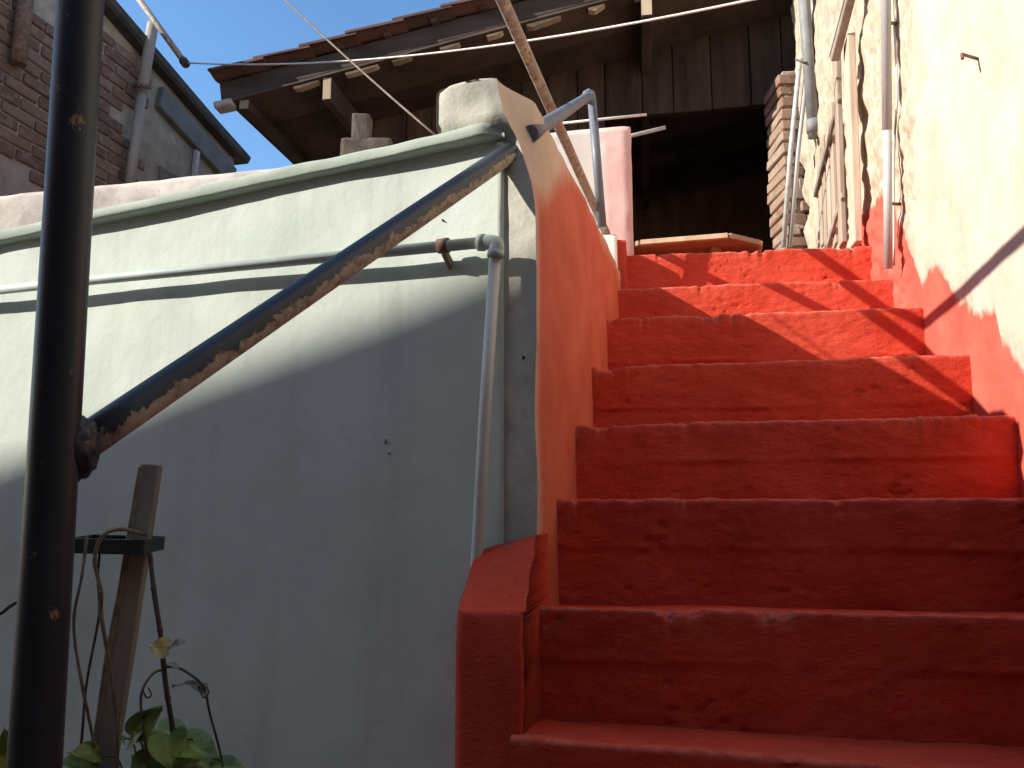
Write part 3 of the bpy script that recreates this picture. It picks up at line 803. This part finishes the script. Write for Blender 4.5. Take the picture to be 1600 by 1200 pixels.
# clay tiles, one mesh shared, courses overlap up the slope
def tile_mesh(seed):
    W_, L_, T_ = .245, .41, .016
    nu, nv = 9, 3; vv = []
    for lay in (0, 1):
        for i in range(nu):
            u = i / (nu - 1); x = u * W_
            h = .020 * (math.cos(u * 2 * math.pi * 1.0) * .5 + .5) + .006 * math.sin(u * math.pi * 4)
            for j in range(nv):
                v = j / (nv - 1); y = v * L_
                wv = .004 * noise.noise(Vector((x * 12 + seed, y * 8, lay)))
                vv.append(Vector((x, y, h + lay * T_ + wv)))
    f_ = []
    n1 = nu * nv
    for i in range(nu - 1):
        for j in range(nv - 1):
            a = i * nv + j; b = a + nv
            f_.append((a, a + 1, b + 1, b)); f_.append((n1 + a, n1 + b, n1 + b + 1, n1 + a + 1))
    for j in range(nv - 1):
        a = j; f_.append((a, n1 + a, n1 + a + 1, a + 1)); a = (nu - 1) * nv + j; f_.append((a, a + 1, n1 + a + 1, n1 + a))
    for i in range(nu - 1):
        a = i * nv; f_.append((a, a + nv, n1 + a + nv, n1 + a)); a = i * nv + nv - 1; f_.append((a, n1 + a, n1 + a + nv, a + nv))
    me = bpy.data.meshes.new('roof_tile'); me.from_pydata([tuple(v) for v in vv], [], f_); me.materials.append(M_tile); return me
tms = [tile_mesh(s) for s in range(4)]
XAX = DP; YAX = pitch_v; ZAX = UPV
for c_ in range(15):
    for r_ in range(6):
        o = bpy.data.objects.new('roof_tile', random.choice(tms)); col.objects.link(o); o.parent = hs
        org = Q0 + YAX * (c_ * .335 - .05) + XAX * (r_ * .235 - .06 + random.uniform(-.008, .008)) + ZAX * .175 - XAX * .03
        tilt = -.055 + random.uniform(-.012, .012)
        yv = (YAX * math.cos(tilt) + ZAX * math.sin(tilt)); zv = XAX.cross(yv)
        if zv.z < 0: zv = -zv
        M3 = Matrix((XAX, yv, zv)).transposed().to_4x4()
        M3.translation = org - world_loc(hs)
        o.matrix_local = M3
mesh_obj('roof_underlay', [Q0 + XAX * 1.3 + ZAX * .19, Q0 + XAX * depth + ZAX * .19, Q0 + XAX * depth + YAX * slope_len + ZAX * .19, Q0 + XAX * 1.3 + YAX * slope_len + ZAX * .19], [(0, 1, 2, 3)], M_tile, hs)
# purlins that carry the roof; their ends stick out at the verge
for (px, hgt, wd) in ((505, .17, .06), (1010, .17, .07)):
    q = plane_front(px, 150); s = (q - Q0).dot(TR) / pitch_v.dot(TR)
    q = Q0 + pitch_v * s - UPV * (.012 + hgt / 2) + DP * .02
    beam('purlin', q, q + DP * depth, wd, hgt, M_deck, hs, Vector((0, 0, 1)), .004)
    e_ = beam('purlin_end', q - DP * .004, q + DP * .004, wd * .94, hgt * .9, M_pale, hs, Vector((0, 0, 1)), 0)
# eaves beam along the left edge, with its sawn end
q = Q0 + pitch_v * .13 - UPV * .045 + DP * .03
beam('eaves_beam', q, q + DP * depth, .07, .07, M_deck, hs, Vector((0, 0, 1)), .004)
beam('beam_end', q - DP * .005, q + DP * .004, .064, .062, M_pale, hs, Vector((0, 0, 1)), 0)
q = Q0 + pitch_v * -.01 - UPV * .02
bevel_box('mortar_lump', (.13, .10, .05), M_cement, hs, .015, q + DP * .03, (pitch_v, DP, UPV), .01, 2)
# plank wall: one object per board
WF = Q0 + DP * BK
open_l = plane_front(960, 180, BK); open_r = plane_front(1262, 160, BK)
zl0 = plane_front(990, 181, BK).z
def s_of(p): return (p - WF).dot(TR)
so_l, so_r = s_of(open_l), s_of(open_r)
x = .62; i = 0
ratio = pitch_v.z / pitch_v.dot(TR)
while x < 4.6:
    w_ = random.choice((.20, .22, .24, .27))
    zt = WF.z + ratio * (x + w_) + .03
    c = WF + TR * (x + w_ / 2) + DP * random.uniform(-.006, .006)
    zbot = zl0 + random.uniform(-.006, .006) if so_l < x + w_ / 2 < so_r + .1 else lz - .4
    bevel_box('plank', (w_ - .008, .024, zt - zbot), M_plank, hs, .003, (c.x, c.y, (zt + zbot) / 2), (TR, DP, Vector((0, 0, 1))), 0, 1)
    x += w_; i += 1
lc = WF + TR * ((so_l + so_r) / 2) + DP * .05
bevel_box('lintel', (so_r - so_l + .3, .07, .09), M_dark, hs, .004, (lc.x, lc.y, zl0 + .06), (TR, DP, Vector((0, 0, 1))), 0, 1)
# dark room behind the opening
def vert_wall(name, a, b, z0, z1, mat, parent): return mesh_obj(name, [Vector((a.x, a.y, z0)), Vector((b.x, b.y, z0)), Vector((b.x, b.y, z1)), Vector((a.x, a.y, z1))], [(0, 1, 2, 3)], mat, parent)
A0 = WF + TR * .62; A1 = WF + TR * .62 + DP * 2.7; A2 = WF + TR * 4.7 + DP * 2.7; A3 = WF + TR * 4.7 + DP * .1
vert_wall('side_wall', A0, A1, lz - .5, WF.z - .75, M_dark, hs); vert_wall('back_wall', A1, A2, lz - .5, WF.z + 1.4, M_inside, hs); vert_wall('far_side_wall', A2, A3, lz - .5, WF.z + 1.4, M_dark, hs)  # side wall stops low, an unseen gap added to let skylight in
ba, bb_ = U(1000, 312, 7.2), U(1212, 262, 6.6)
beam('inner_rail', ba, bb_, .05, .06, M_plank, hs)
# concrete stub on the terrace under the eaves
cs = thing('concrete_stub', 'short grey concrete stub standing on the terrace under the eaves', 'post', U(565, 240, 3.6))
a_ = U(566, 182, 3.6); bz = ZCAP_L
bevel_box('stub', (.085, .085, a_.z - bz), M_stub, cs, .012, (a_.x, a_.y, (a_.z + bz) / 2), None, .01, 2, 3)
a2 = U(575, 222, 3.62)
bevel_box('footing', (.25, .16, a2.z - bz), M_stub, cs, .02, (a2.x, a2.y + .02, (a2.z + bz) / 2), None, .015, 2, 3)

# ------------------------------------------------------------------ brick building on the left
bl = thing('brick_building', 'shaded brick building with dark coping behind the terrace on the left', 'building', (-2.9, 4.9, 0))
BD = Vector((.2, 1, 0)).normalized(); BN = Vector((BD.y, -BD.x, 0)); B0 = Vector((-2.94, 4.7, 0))
def on_bld(px, py, off=0.0):
    o = Vector((0, 0, EYE)); a = U(px, py, 1.0) - o
    return o + a * ((B0 + BN * off - o).dot(BN) / a.dot(BN))
cA, cB = on_bld(166, 12), on_bld(368, 242)
cdir = (cB - cA); slope = cdir.z / ((cdir - Vector((0, 0, cdir.z))).dot(BD))
def top_at(s): return cA.z + slope * (s - (cA - B0).dot(BD))
s_far = (cB - B0).dot(BD); s_near = -1.35
# mortar body
vs_ = []
for s in (s_near, s_far):
    for off in (-.012, -.5):
        for z in (0, top_at(s)):
            q = B0 + BD * s + BN * off; vs_.append(Vector((q.x, q.y, z)))
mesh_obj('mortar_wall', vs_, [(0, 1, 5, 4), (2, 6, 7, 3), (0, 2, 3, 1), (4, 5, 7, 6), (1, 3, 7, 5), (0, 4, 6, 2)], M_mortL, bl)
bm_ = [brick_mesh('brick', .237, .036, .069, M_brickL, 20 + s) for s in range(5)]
s_pan = (on_bld(243, 200) - B0).dot(BD)
zz = EYE + 1.55; r_ = 0; cnt = 0
rotz = math.atan2(BD.y, BD.x)
while zz < EYE + 3.75:
    s = -1.2 + (.125 if r_ % 2 else 0)
    while s < s_pan - .11:
        if zz < top_at(s) - .16:
            hole = noise.noise(Vector((s * 1.6, zz * 2.1, 6.0)))
            if hole < .20 and cnt < 300:
                q = B0 + BD * s + BN * (-.012 + random.uniform(-.006, .006))
                put(random.choice(bm_), bl, (q.x, q.y, zz + random.uniform(-.004, .004)), (0, random.uniform(-.015, .015), rotz + random.uniform(-.01, .01))); cnt += 1
        s += .252 + random.uniform(-.006, .006)
    zz += .083; r_ += 1
# dark coping, lintel band and rendered panel
pa_, pb_ = B0 + BD * (s_near - .1), B0 + BD * (s_far + .12)
pa_.z = top_at(s_near - .1); pb_.z = top_at(s_far + .12)
beam('coping', pa_ - BN * .2, pb_ - BN * .2, .58, .095, M_coping, bl, Vector((0, 0, 1)), .02, .02, 6)
p0, p1 = on_bld(247, 132), on_bld(362, 262)
beam('lintel', p0 + BN * .015 + Vector((0, 0, -.1)), p1 + BN * .015 + Vector((0, 0, -.1)), .06, .19, M_panel, bl, Vector((0, 0, 1)), .006)
q = B0 + BD * ((s_pan + s_far) / 2 + .05) + BN * -.004
bevel_box('rendered_panel', (s_far - s_pan - .06, .02, 2.0), M_panel, bl, .003, (q.x, q.y, EYE + 1.55), (BD, BN, Vector((0, 0, 1))), 0, 1)
pq0, pq1 = on_bld(303, 262, .02), on_bld(308, 236, .02)
beam('pale_strip', pq0 - Vector((0, 0, .3)), pq1, .05, .03, M_kerb, bl, BN, .002)
tube('brown_pipe', [on_bld(28, 100, .06), on_bld(46, -60, .06)], .045, M_clamp, bl, 12)
vp = thing('white_downpipe', 'pale downpipe on the brick building with rusty bracket', 'pipe', on_bld(205, 280, .1))
tube('pipe', [on_bld(201, 300, .1), on_bld(222, 140, .1)], .035, M_bpipe, vp); tube('pipe', [on_bld(221, 146, .1), on_bld(239, 38, .1)], .040, M_bpipe, vp)
tube('bracket', [on_bld(213, 134, .02), on_bld(218, 134, .16), on_bld(232, 136, .16), on_bld(234, 137, .02)], .014, M_clamp, vp, 8)
jb = thing('line_arm', 'slanted rusty pipe arm above the downpipe holding the clothes line', 'pipe', on_bld(239, 38, .1))
arm0, arm1 = U(212, -8, 5.35), U(288, 97, 5.0)
tube('arm', [arm0 + (arm0 - arm1) * .4, arm1], .022, M_rail, jb); tube('tip', [arm1 - (arm1 - arm0) * .02, arm1 + (arm1 - arm0) * .03], .03, M_twig, jb)

# ------------------------------------------------------------------ clothes lines and wires
def sag(a, b, s, n=14):
    return [a.lerp(b, i / n) - Vector((0, 0, s * 4 * (i / n) * (1 - i / n))) for i in range(n + 1)]
o = tube('clothes_line', sag(U(290, 98, 5.0), U(1330, -35, 2.75), .13, 24), .006, M_line, None, 6); tag(o, 'white clothes line sagging across the plank gable', 'rope')
o = tube('thin_wire', sag(U(400, -45, 2.3), U(681, 212, 1.68), .01), .0028, M_wire, None, 6); tag(o, 'thin brown wire running down to the cap of the green wall', 'wire')
o = tube('clothes_rod', [U(846, 196, 3.30), U(1010, 179, 3.12)], .006, M_line, None, 8); tag(o, 'thin white rod resting on top of the pink pillar', 'rod')
o = tube('metal_bar', [U(905, 232, 3.78), U(1040, 199, 3.66)], .0105, M_steel, None, 8); tag(o, 'grey metal bar poking out behind the pink pillar', 'bar')

# ------------------------------------------------------------------ steel pipe frame: post, brace and strut
fr_ = thing('pipe_frame', 'dark steel post with long slanting brace welded to it', 'post frame', (U(58, 1200, .86).x, .86, 0))
pt, pbm = U(126, 0, .87), U(54, 1200, .86)
pdn = (pbm - pt); k0 = pbm.z / -pdn.z
pfoot = pbm + pdn * ((pbm.z - 0) / -pdn.z); ptop = pt - pdn * .45
tube('post', [pfoot.lerp(ptop, i / 14) for i in range(15)], (.0258), M_post, fr_, 28, wob=.012)
b0_, b1_ = U(134, 690, .905), U(800, 236, 1.545)
b2_ = b0_ + (b1_ - b0_) * 0.995
tube('brace', [b0_.lerp(b2_, i / 16) for i in range(17)], (.0215), M_brace, fr_, 24)
# lumpy weld where they meet
vs_ = []; 
bm = bmesh.new(); bmesh.ops.create_icosphere(bm, subdivisions=4, radius=1)
for v in bm.verts:
    v.co = v.co * (1 + .28 * fbm(v.co * 3.2, 3)); v.co = Vector((v.co.x * .021, v.co.y * .028, v.co.z * .036))
wv = [v.co + U(122, 700, .885) for v in bm.verts]; wf = [[v.index for v in f.verts] for f in bm.faces]; bm.free()
mesh_obj('weld', wv, wf, M_post, fr_, True, {'under': [0.0] * len(wv)})
# handrail from the wall corner back to a short upright on the sill
hr = thing('stair_handrail', 'short grey handrail from the wall corner to an upright by the pink pillar', 'handrail', U(941, 352, 2.90))
r0_, r1_, r2_ = U(828, 210, 1.58), U(919, 151, 3.0), U(941, 356, 3.06)
tube('rail', [r0_.lerp(r1_, i / 10) for i in range(11)], .0190, M_strut, hr, 18, wob=.012)
tube('upright', [U(925, 158, 3.0), r2_], .0185, M_strut, hr, 18)
bm = bmesh.new(); bmesh.ops.create_icosphere(bm, subdivisions=4, radius=.030)
for v in bm.verts: v.co *= 1 + .5 * fbm(v.co * 50, 3)
wv = [v.co + r1_ + Vector((.004, 0, -.002)) for v in bm.verts]; wf = [[v.index for v in f.verts] for f in bm.faces]; bm.free()
mesh_obj('weld', wv, wf, M_strut, hr, True, {'under': [0.0] * len(wv)})
rp0, rp1 = U(948, 366, 3.33), U(785, 0, 1.87)
rp2 = rp0 + (rp1 - rp0) * 2.3
o = tube('leaning_pipe', [rp0.lerp(rp2, i / 12) for i in range(13)], .0175, M_rail, None, 16, wob=.03); tag(o, 'brown flaking pipe rising from the white sill across the gable', 'pipe')
# broken mortar collar where the brace goes into the wall
mc = on_wall(806, 226, .0)
bm = bmesh.new(); bmesh.ops.create_icosphere(bm, subdivisions=4, radius=.034)
for v in bm.verts: v.co *= 1 + .9 * fbm(v.co * 46, 3)
wv = [Vector((v.co.x * .5, v.co.y * .5, v.co.z * .8)) + mc + Vector((-.024, .018, -.006)) for v in bm.verts]; wf = [[v.index for v in f.verts] for f in bm.faces]; bm.free()
mesh_obj('mortar_collar', wv, wf, M_cement, tw, True)

# ------------------------------------------------------------------ drain pipe on the green wall
dr = thing('drain_pipe', 'green painted drain pipe along the wall turning down at an elbow', 'pipe', on_wall(760, 900, .04))
OF = .046
h0, h1 = on_wall(-260, 481, OF), on_wall(762, 378, OF)
tube('pipe', [h0, h0.lerp(h1, .5) + Vector((0, 0, .004)), h1], .0118, M_dpipe, dr, 18)
el = [on_wall(752, 379, OF), on_wall(770, 379, OF), on_wall(776, 384, OF), on_wall(775, 397, OF)]
tube('elbow', el, .0155, M_dpipe, dr, 18, smooth_path=True)
tube('elbow_collar', [on_wall(748, 379, OF), on_wall(757, 379, OF)], .0175, M_dpipe, dr, 18); tube('elbow_collar', [on_wall(775, 392, OF), on_wall(774, 402, OF)], .0172, M_dpipe, dr, 18)
tube('downpipe', [on_wall(774, 396, OF - .006), on_wall(758, 640, .045), on_wall(745, 880, .03), on_wall(741, 985, .02)], .0122, M_vpipe, dr, 18)
cp = on_wall(693, 384, OF)
tube('clamp', [cp - WT * .012, cp + WT * .012], .0155, M_clamp, dr, 16)
beam('clamp_tail', cp - Vector((0, 0, .010)), cp - Vector((0, 0, .034)) - WN * .04, .022, .010, M_clamp, dr, WT)

# ------------------------------------------------------------------ stake, tray, dry vines and leaves by the post
sk = thing('garden_stake', 'grey wooden stake leaning before the green wall', 'stake', (U(160, 1200, 1.36).x, 1.36, 0))
s0_, s1_ = U(165, 1190, 1.36), U(238, 726, 1.42)
sv = s0_ - s1_; sf = s1_ + sv * ((s1_.z) / -sv.z)
beam('stake', sf, s1_, .036, .018, M_stake, sk, Vector((0, -1, 0)), .002, .004, 8)
beam('bark_edge', sf + Vector((-.022, -.006, 0)), s1_ + Vector((-.017, -.006, -.004)), .010, .016, M_vine, sk, Vector((0, -1, 0)), .003, .006, 12)
ty = thing('plastic_tray', 'flat black plastic tray fixed on the garden stake', 'tray', U(190, 850, 1.36))
tc = U(183, 850, 1.37); tx = Vector((1, .05, -.03)).normalized(); ty_ = Vector((-.05, 1, .02)).normalized(); tz_ = tx.cross(ty_)
vs_ = []; ring = [(0, -.5), (0, -.5)]
bevel_box('bottom', (.115, .08, .008), M_tray, ty, .002, tc - tz_ * .010, (tx, ty_, tz_))
for (sx, sy, L_, W_) in ((0, -1, .125, .004), (0, 1, .125, .004), (-1, 0, .004, .088), (1, 0, .004, .088)):
    bevel_box('rim', (L_, W_, .024), M_tray, ty, .001, tc + tx * (sx * .0625) + ty_ * (sy * .044), (tx, ty_, tz_))
def vine(name, pts, d, r, mat, label, knots=True):
    P_ = [U(px, py, d + dd) for (px, py, dd) in pts]
    root = thing(name, label, 'vine', P_[-1])
    tube('stem', P_, r, mat, root, 7, True, .25, True)
    if knots:
        for i in range(1, len(P_) - 1):
            bm = bmesh.new(); bmesh.ops.create_icosphere(bm, subdivisions=1, radius=r * 1.35)
            mesh_obj('knot', [v.co + P_[i] for v in bm.verts], [[v.index for v in f.verts] for f in bm.faces], mat, root, True); bm.free()
    return root
v1 = vine('dry_vine', [(228, 836, .02), (190, 827, -.06), (160, 838, -.08), (148, 875, -.08), (158, 925, -.08), (158, 960, -.07), (170, 1030, -.06), (180, 1110, -.05), (184, 1210, -.04), (186, 1290, 0)], 1.36, .0032, M_vine, 'dry brown vine looped over the black tray and hanging down')
v2 = vine('dry_vine', [(136, 838, -.05), (128, 900, -.06), (116, 960, -.06), (118, 1010, -.05), (130, 1080, -.05), (146, 1160, -.04), (150, 1215, 0), (150, 1290, 0)], 1.36, .0026, M_vine, 'thin pale vine hanging closest to the dark post')
v3 = vine('dry_vine', [(158, 845, -.03), (153, 900, -.03), (155, 960, -.03), (140, 1040, -.03), (133, 1085, -.02), (128, 1150, -.02), (118, 1250, 0)], 1.38, .0022, M_twig, 'dark crooked vine between the post and the stake')
v4 = vine('dry_vine', [(234, 862, 0), (240, 920, -.03), (250, 985, -.04), (256, 1040, -.04), (262, 1090, -.04), (270, 1140, -.03), (278, 1215, 0), (280, 1300, 0)], 1.36, .0042, M_twig, 'dark upright vine stem carrying the yellow leaf')
tube('tendril', [U(256, 1046, 1.32), U(240, 1052, 1.31), U(224, 1074, 1.30), U(220, 1100, 1.30), U(225, 1150, 1.31), U(232, 1210, 1.32)], .0022, M_vine, v4, 6, smooth_path=True)
tube('tendril', [U(258, 1042, 1.32), U(280, 1044, 1.31), U(308, 1062, 1.30), U(320, 1078, 1.30), U(328, 1115, 1.31), U(345, 1180, 1.31), U(352, 1230, 1.31)], .0022, M_twig, v4, 6, smooth_path=True)
tube('tendril', [U(310, 1072, 1.30), U(318, 1090, 1.29), U(326, 1082, 1.29), U(322, 1072, 1.3)], .0014, M_twig, v4, 6, smooth_path=True)
tube('tendril', [U(222, 1076, 1.30), U(229, 1090, 1.29), U(236, 1086, 1.29), U(232, 1075, 1.3)], .0014, M_twig, v4, 6, smooth_path=True)
tube('tendril', [U(238, 870, 1.35), U(240, 930, 1.34), U(252, 1000, 1.33), U(258, 1050, 1.33)], .0018, M_vine, v4, 6, smooth_path=True)
def leaf_mesh(name, base, tip, width, nrm, mat, parent, cup=.25, droop=.15, heart=True):
    base = Vector(base); tip = Vector(tip); x = tip - base; L_ = x.length; x.normalize()
    n = (Vector(nrm) - x * Vector(nrm).dot(x)).normalized(); y = n.cross(x)
    nu, nv = 13, 9; vv = []; ve = []
    for i in range(nu):
        u = i / (nu - 1)
        if heart: w = width * (math.sin(min(1, u * 1.02 + .08) ** .62 * math.pi) ** .8)
        else: w = width * math.sin(u * math.pi) ** .7
        for j in range(nv):
            v = (j / (nv - 1)) * 2 - 1
            back = -.14 * L_ * abs(v) * (1 - u) ** 3 if heart else 0
            h = cup * abs(v) * w * 1.0 - droop * L_ * u * u + .03 * L_ * math.sin(u * 9 + v * 3)
            vv.append(base + x * (u * L_ + back) + y * (v * w) + n * h)
            ve.append(max(0, 1 - abs(v) * 4) * .8 + max(0, .3 - abs(((u * 6 - abs(v) * 2) % 1) - .5)) * .7)
    return mesh_obj(name, vv, grid_faces(nu, nv), mat, parent, True, {'vein': ve})
leaf_mesh('yellow_leaf', U(262, 1012, 1.315), U(229, 1010, 1.305), .017, (.1, -1, .2), M_yleaf, v4, .1, .0)
leaf_mesh('withered_leaf', U(260, 1014, 1.315), U(290, 1002, 1.30), .009, (0, -.7, .8), M_gleaf, v4, .3, .0, False)
for (a, b_) in (((268, 1072), (322, 1064)), ((298, 1070), (324, 1084)), ((262, 1036), (280, 1042))):
    leaf_mesh('shrivelled_leaf', U(a[0], a[1], 1.31), U(b_[0], b_[1], 1.295), .005, (0, -.5, .8), M_twig if False else M_gleaf, v4, .4, .1, False)
pp = thing('pothos_plant', 'green pothos plant with broad glossy leaves at the foot of the vines', 'plant', (U(230, 1200, 1.35).x, 1.38, 0))
root = Vector((U(235, 1200, 1.36).x, 1.40, .0))
LV = [((140, 1196), (92, 1186), .024, (0, -.7, .9)), ((300, 1175), (262, 1205), .028, (0, -.8, .7)), ((330, 1200), (385, 1196), .022, (.1, -.6, 1)),
      ((205, 1150), (246, 1108), .026, (.1, -.8, .7)), ((192, 1150), (180, 1118), .02, (-.4, -.8, .5)), ((212, 1142), (252, 1104), .022, (.3, -1, .2)), ((240, 1140), (212, 1158), .025, (.1, -.7, .9)),
      ((246, 1142), (300, 1150), .026, (.1, -.6, 1)), ((262, 1150), (268, 1205), .030, (.3, -1, .4)), ((282, 1162), (345, 1182), .032, (.2, -.6, 1)), ((225, 1170), (258, 1200), .026, (-.1, -.9, .5)),
      ((150, 1180), (108, 1172), .022, (-.1, -.7, .9)), ((20, 1180), (4, 1140), .02, (.2, -.9, .5)), ((300, 1190), (352, 1206), .026, (.2, -.6, 1)), ((16, 1192), (-14, 1175), .02, (.2, -.9, .5)), ((238, 1190), (200, 1215), .028, (0, -.8, .6))]
for i, (a, b_, w_, nr) in enumerate(LV):
    d = 1.32 + .02 * math.sin(i * 2.1)
    pa_, pb_ = U(a[0], a[1], d + .015), U(b_[0], b_[1], d - .015)
    lf = leaf_mesh('leaf', pa_, pb_, w_, nr, M_leaf, pp, .30, .12)
    mid = Vector((pa_.x * .6 + root.x * .4, 1.38, pa_.z - .10))
    tube('leaf_stalk', [pa_, mid, Vector((root.x + .03 * math.sin(i), root.y, .22))], .0018, M_leaf, pp, 6, smooth_path=True)
bm = bmesh.new()
n_ = 28; vs_ = []
for (r__, z) in ((.085, 0), (.115, .2), (.122, .2), (.122, .225), (.108, .225), (.104, .19), (.0, .19)):
    for k in range(n_): a = 2 * math.pi * k / n_; vs_.append(Vector((root.x + r__ * math.cos(a), root.y - .03 + r__ * math.sin(a), z)))
bm.free()
fs = [(i * n_ + k, i * n_ + (k + 1) % n_, (i + 1) * n_ + (k + 1) % n_, (i + 1) * n_ + k) for i in range(6) for k in range(n_)]
mesh_obj('pot', vs_, fs, M_tile, pp, True)
vine('dark_twig', [(-20, 968, 0), (2, 958, -.01), (20, 945, 0), (60, 925, .02)], 1.36, .003, M_twig, 'dark leafless twig at the left behind the post', False)

# ------------------------------------------------------------------ neighbouring house, plus a wall and sheet roof added to darken the courtyard (out of frame)
nh = thing('neighbour_house', 'plastered neighbouring house across the courtyard whose roof shades it', 'house', (-12, -3, 0))
k_ = 9.0
w1, w2 = on_wall(0, 765), on_wall(600, 538)
e1_, e2_ = w1 - SD * k_, w2 - SD * k_
ed = (e2_ - e1_); 
ea, eb = e1_ - ed * 2.5, e1_ + ed * 5.5
hb = Vector((SD.x, SD.y, 0)).normalized() * -5.0
vs_ = [Vector((ea.x, ea.y, 0)), Vector((eb.x, eb.y, 0)), eb, ea]
vs_ += [v + hb - Vector((0, 0, 0 if i_ < 2 else .8)) for i_, v in enumerate(vs_)]
mesh_obj('wall', vs_, [(0, 1, 2, 3), (5, 4, 7, 6), (1, 5, 6, 2), (4, 0, 3, 7)], M_house, nh)
mesh_obj('roof', [vs_[3], vs_[2], vs_[6], vs_[7]] + [v + Vector((0, 0, .06)) for v in (vs_[3], vs_[2], vs_[6], vs_[7])], [(4, 5, 6, 7), (0, 1, 5, 4), (1, 2, 6, 5), (2, 3, 7, 6), (3, 0, 4, 7), (3, 2, 1, 0)], M_tile, nh)
cw = thing('light_block_wall', 'unseen rendered wall added opposite the stair to darken the courtyard', 'wall', (0, -2.6, 0))  # added behind the camera to darken the lower steps
bevel_box('wall', (7.5, .25, 3.4), M_house, cw, .01, (-1.5, -2.6, 1.7), None, 0, 1)

cn = thing('light_block_roof', 'unseen flat sheet roof added behind the stair foot to cut skylight', 'light_blocker', (-.5, -1.2, 0))  # added out of view to block skylight from the lower steps
bevel_box('sheet', (7.5, 2.3, .05), M_house, cn, .01, (-1.5, -1.35, 2.95), None, 0, 1)
for x_ in (-4.8, 1.2): tube('post', [(x_ if x_ < 0 else .75, -.4, 0), (x_ if x_ < 0 else .75, -.4, 2.93)], .035, M_dgpipe, cn, 12)

# marks on the wall: a drilled hole in the cement end and a scuffed chip in the green paint
M_hole = surf_mat('dark_hole', [(.01, .01, .01), (.015, .014, .013), (.02, .02, .018)], 20, .95)
for (px, py, rx, rz, mt, of) in ((816, 558, .0045, .0065, M_hole, .006), (601, 690, .004, .012, M_clamp, .012), (606, 708, .009, .003, M_clamp, .012), (690, 343, .002, .005, M_hole, .012)):
    c_ = on_wall(px, py, of); vv = [c_ + WN * .002]
    for k in range(14):
        a = 2 * math.pi * k / 14; j_ = 1 + .35 * noise.noise(Vector((k * 1.3, px, 0)))
        vv.append(c_ + WT * (math.cos(a) * rx * j_) + Vector((0, 0, math.sin(a) * rz * j_)) - WN * .012)
    mesh_obj('wall_mark', vv, [(0, 1 + k, 1 + (k + 1) % 14) for k in range(14)], mt, tw)
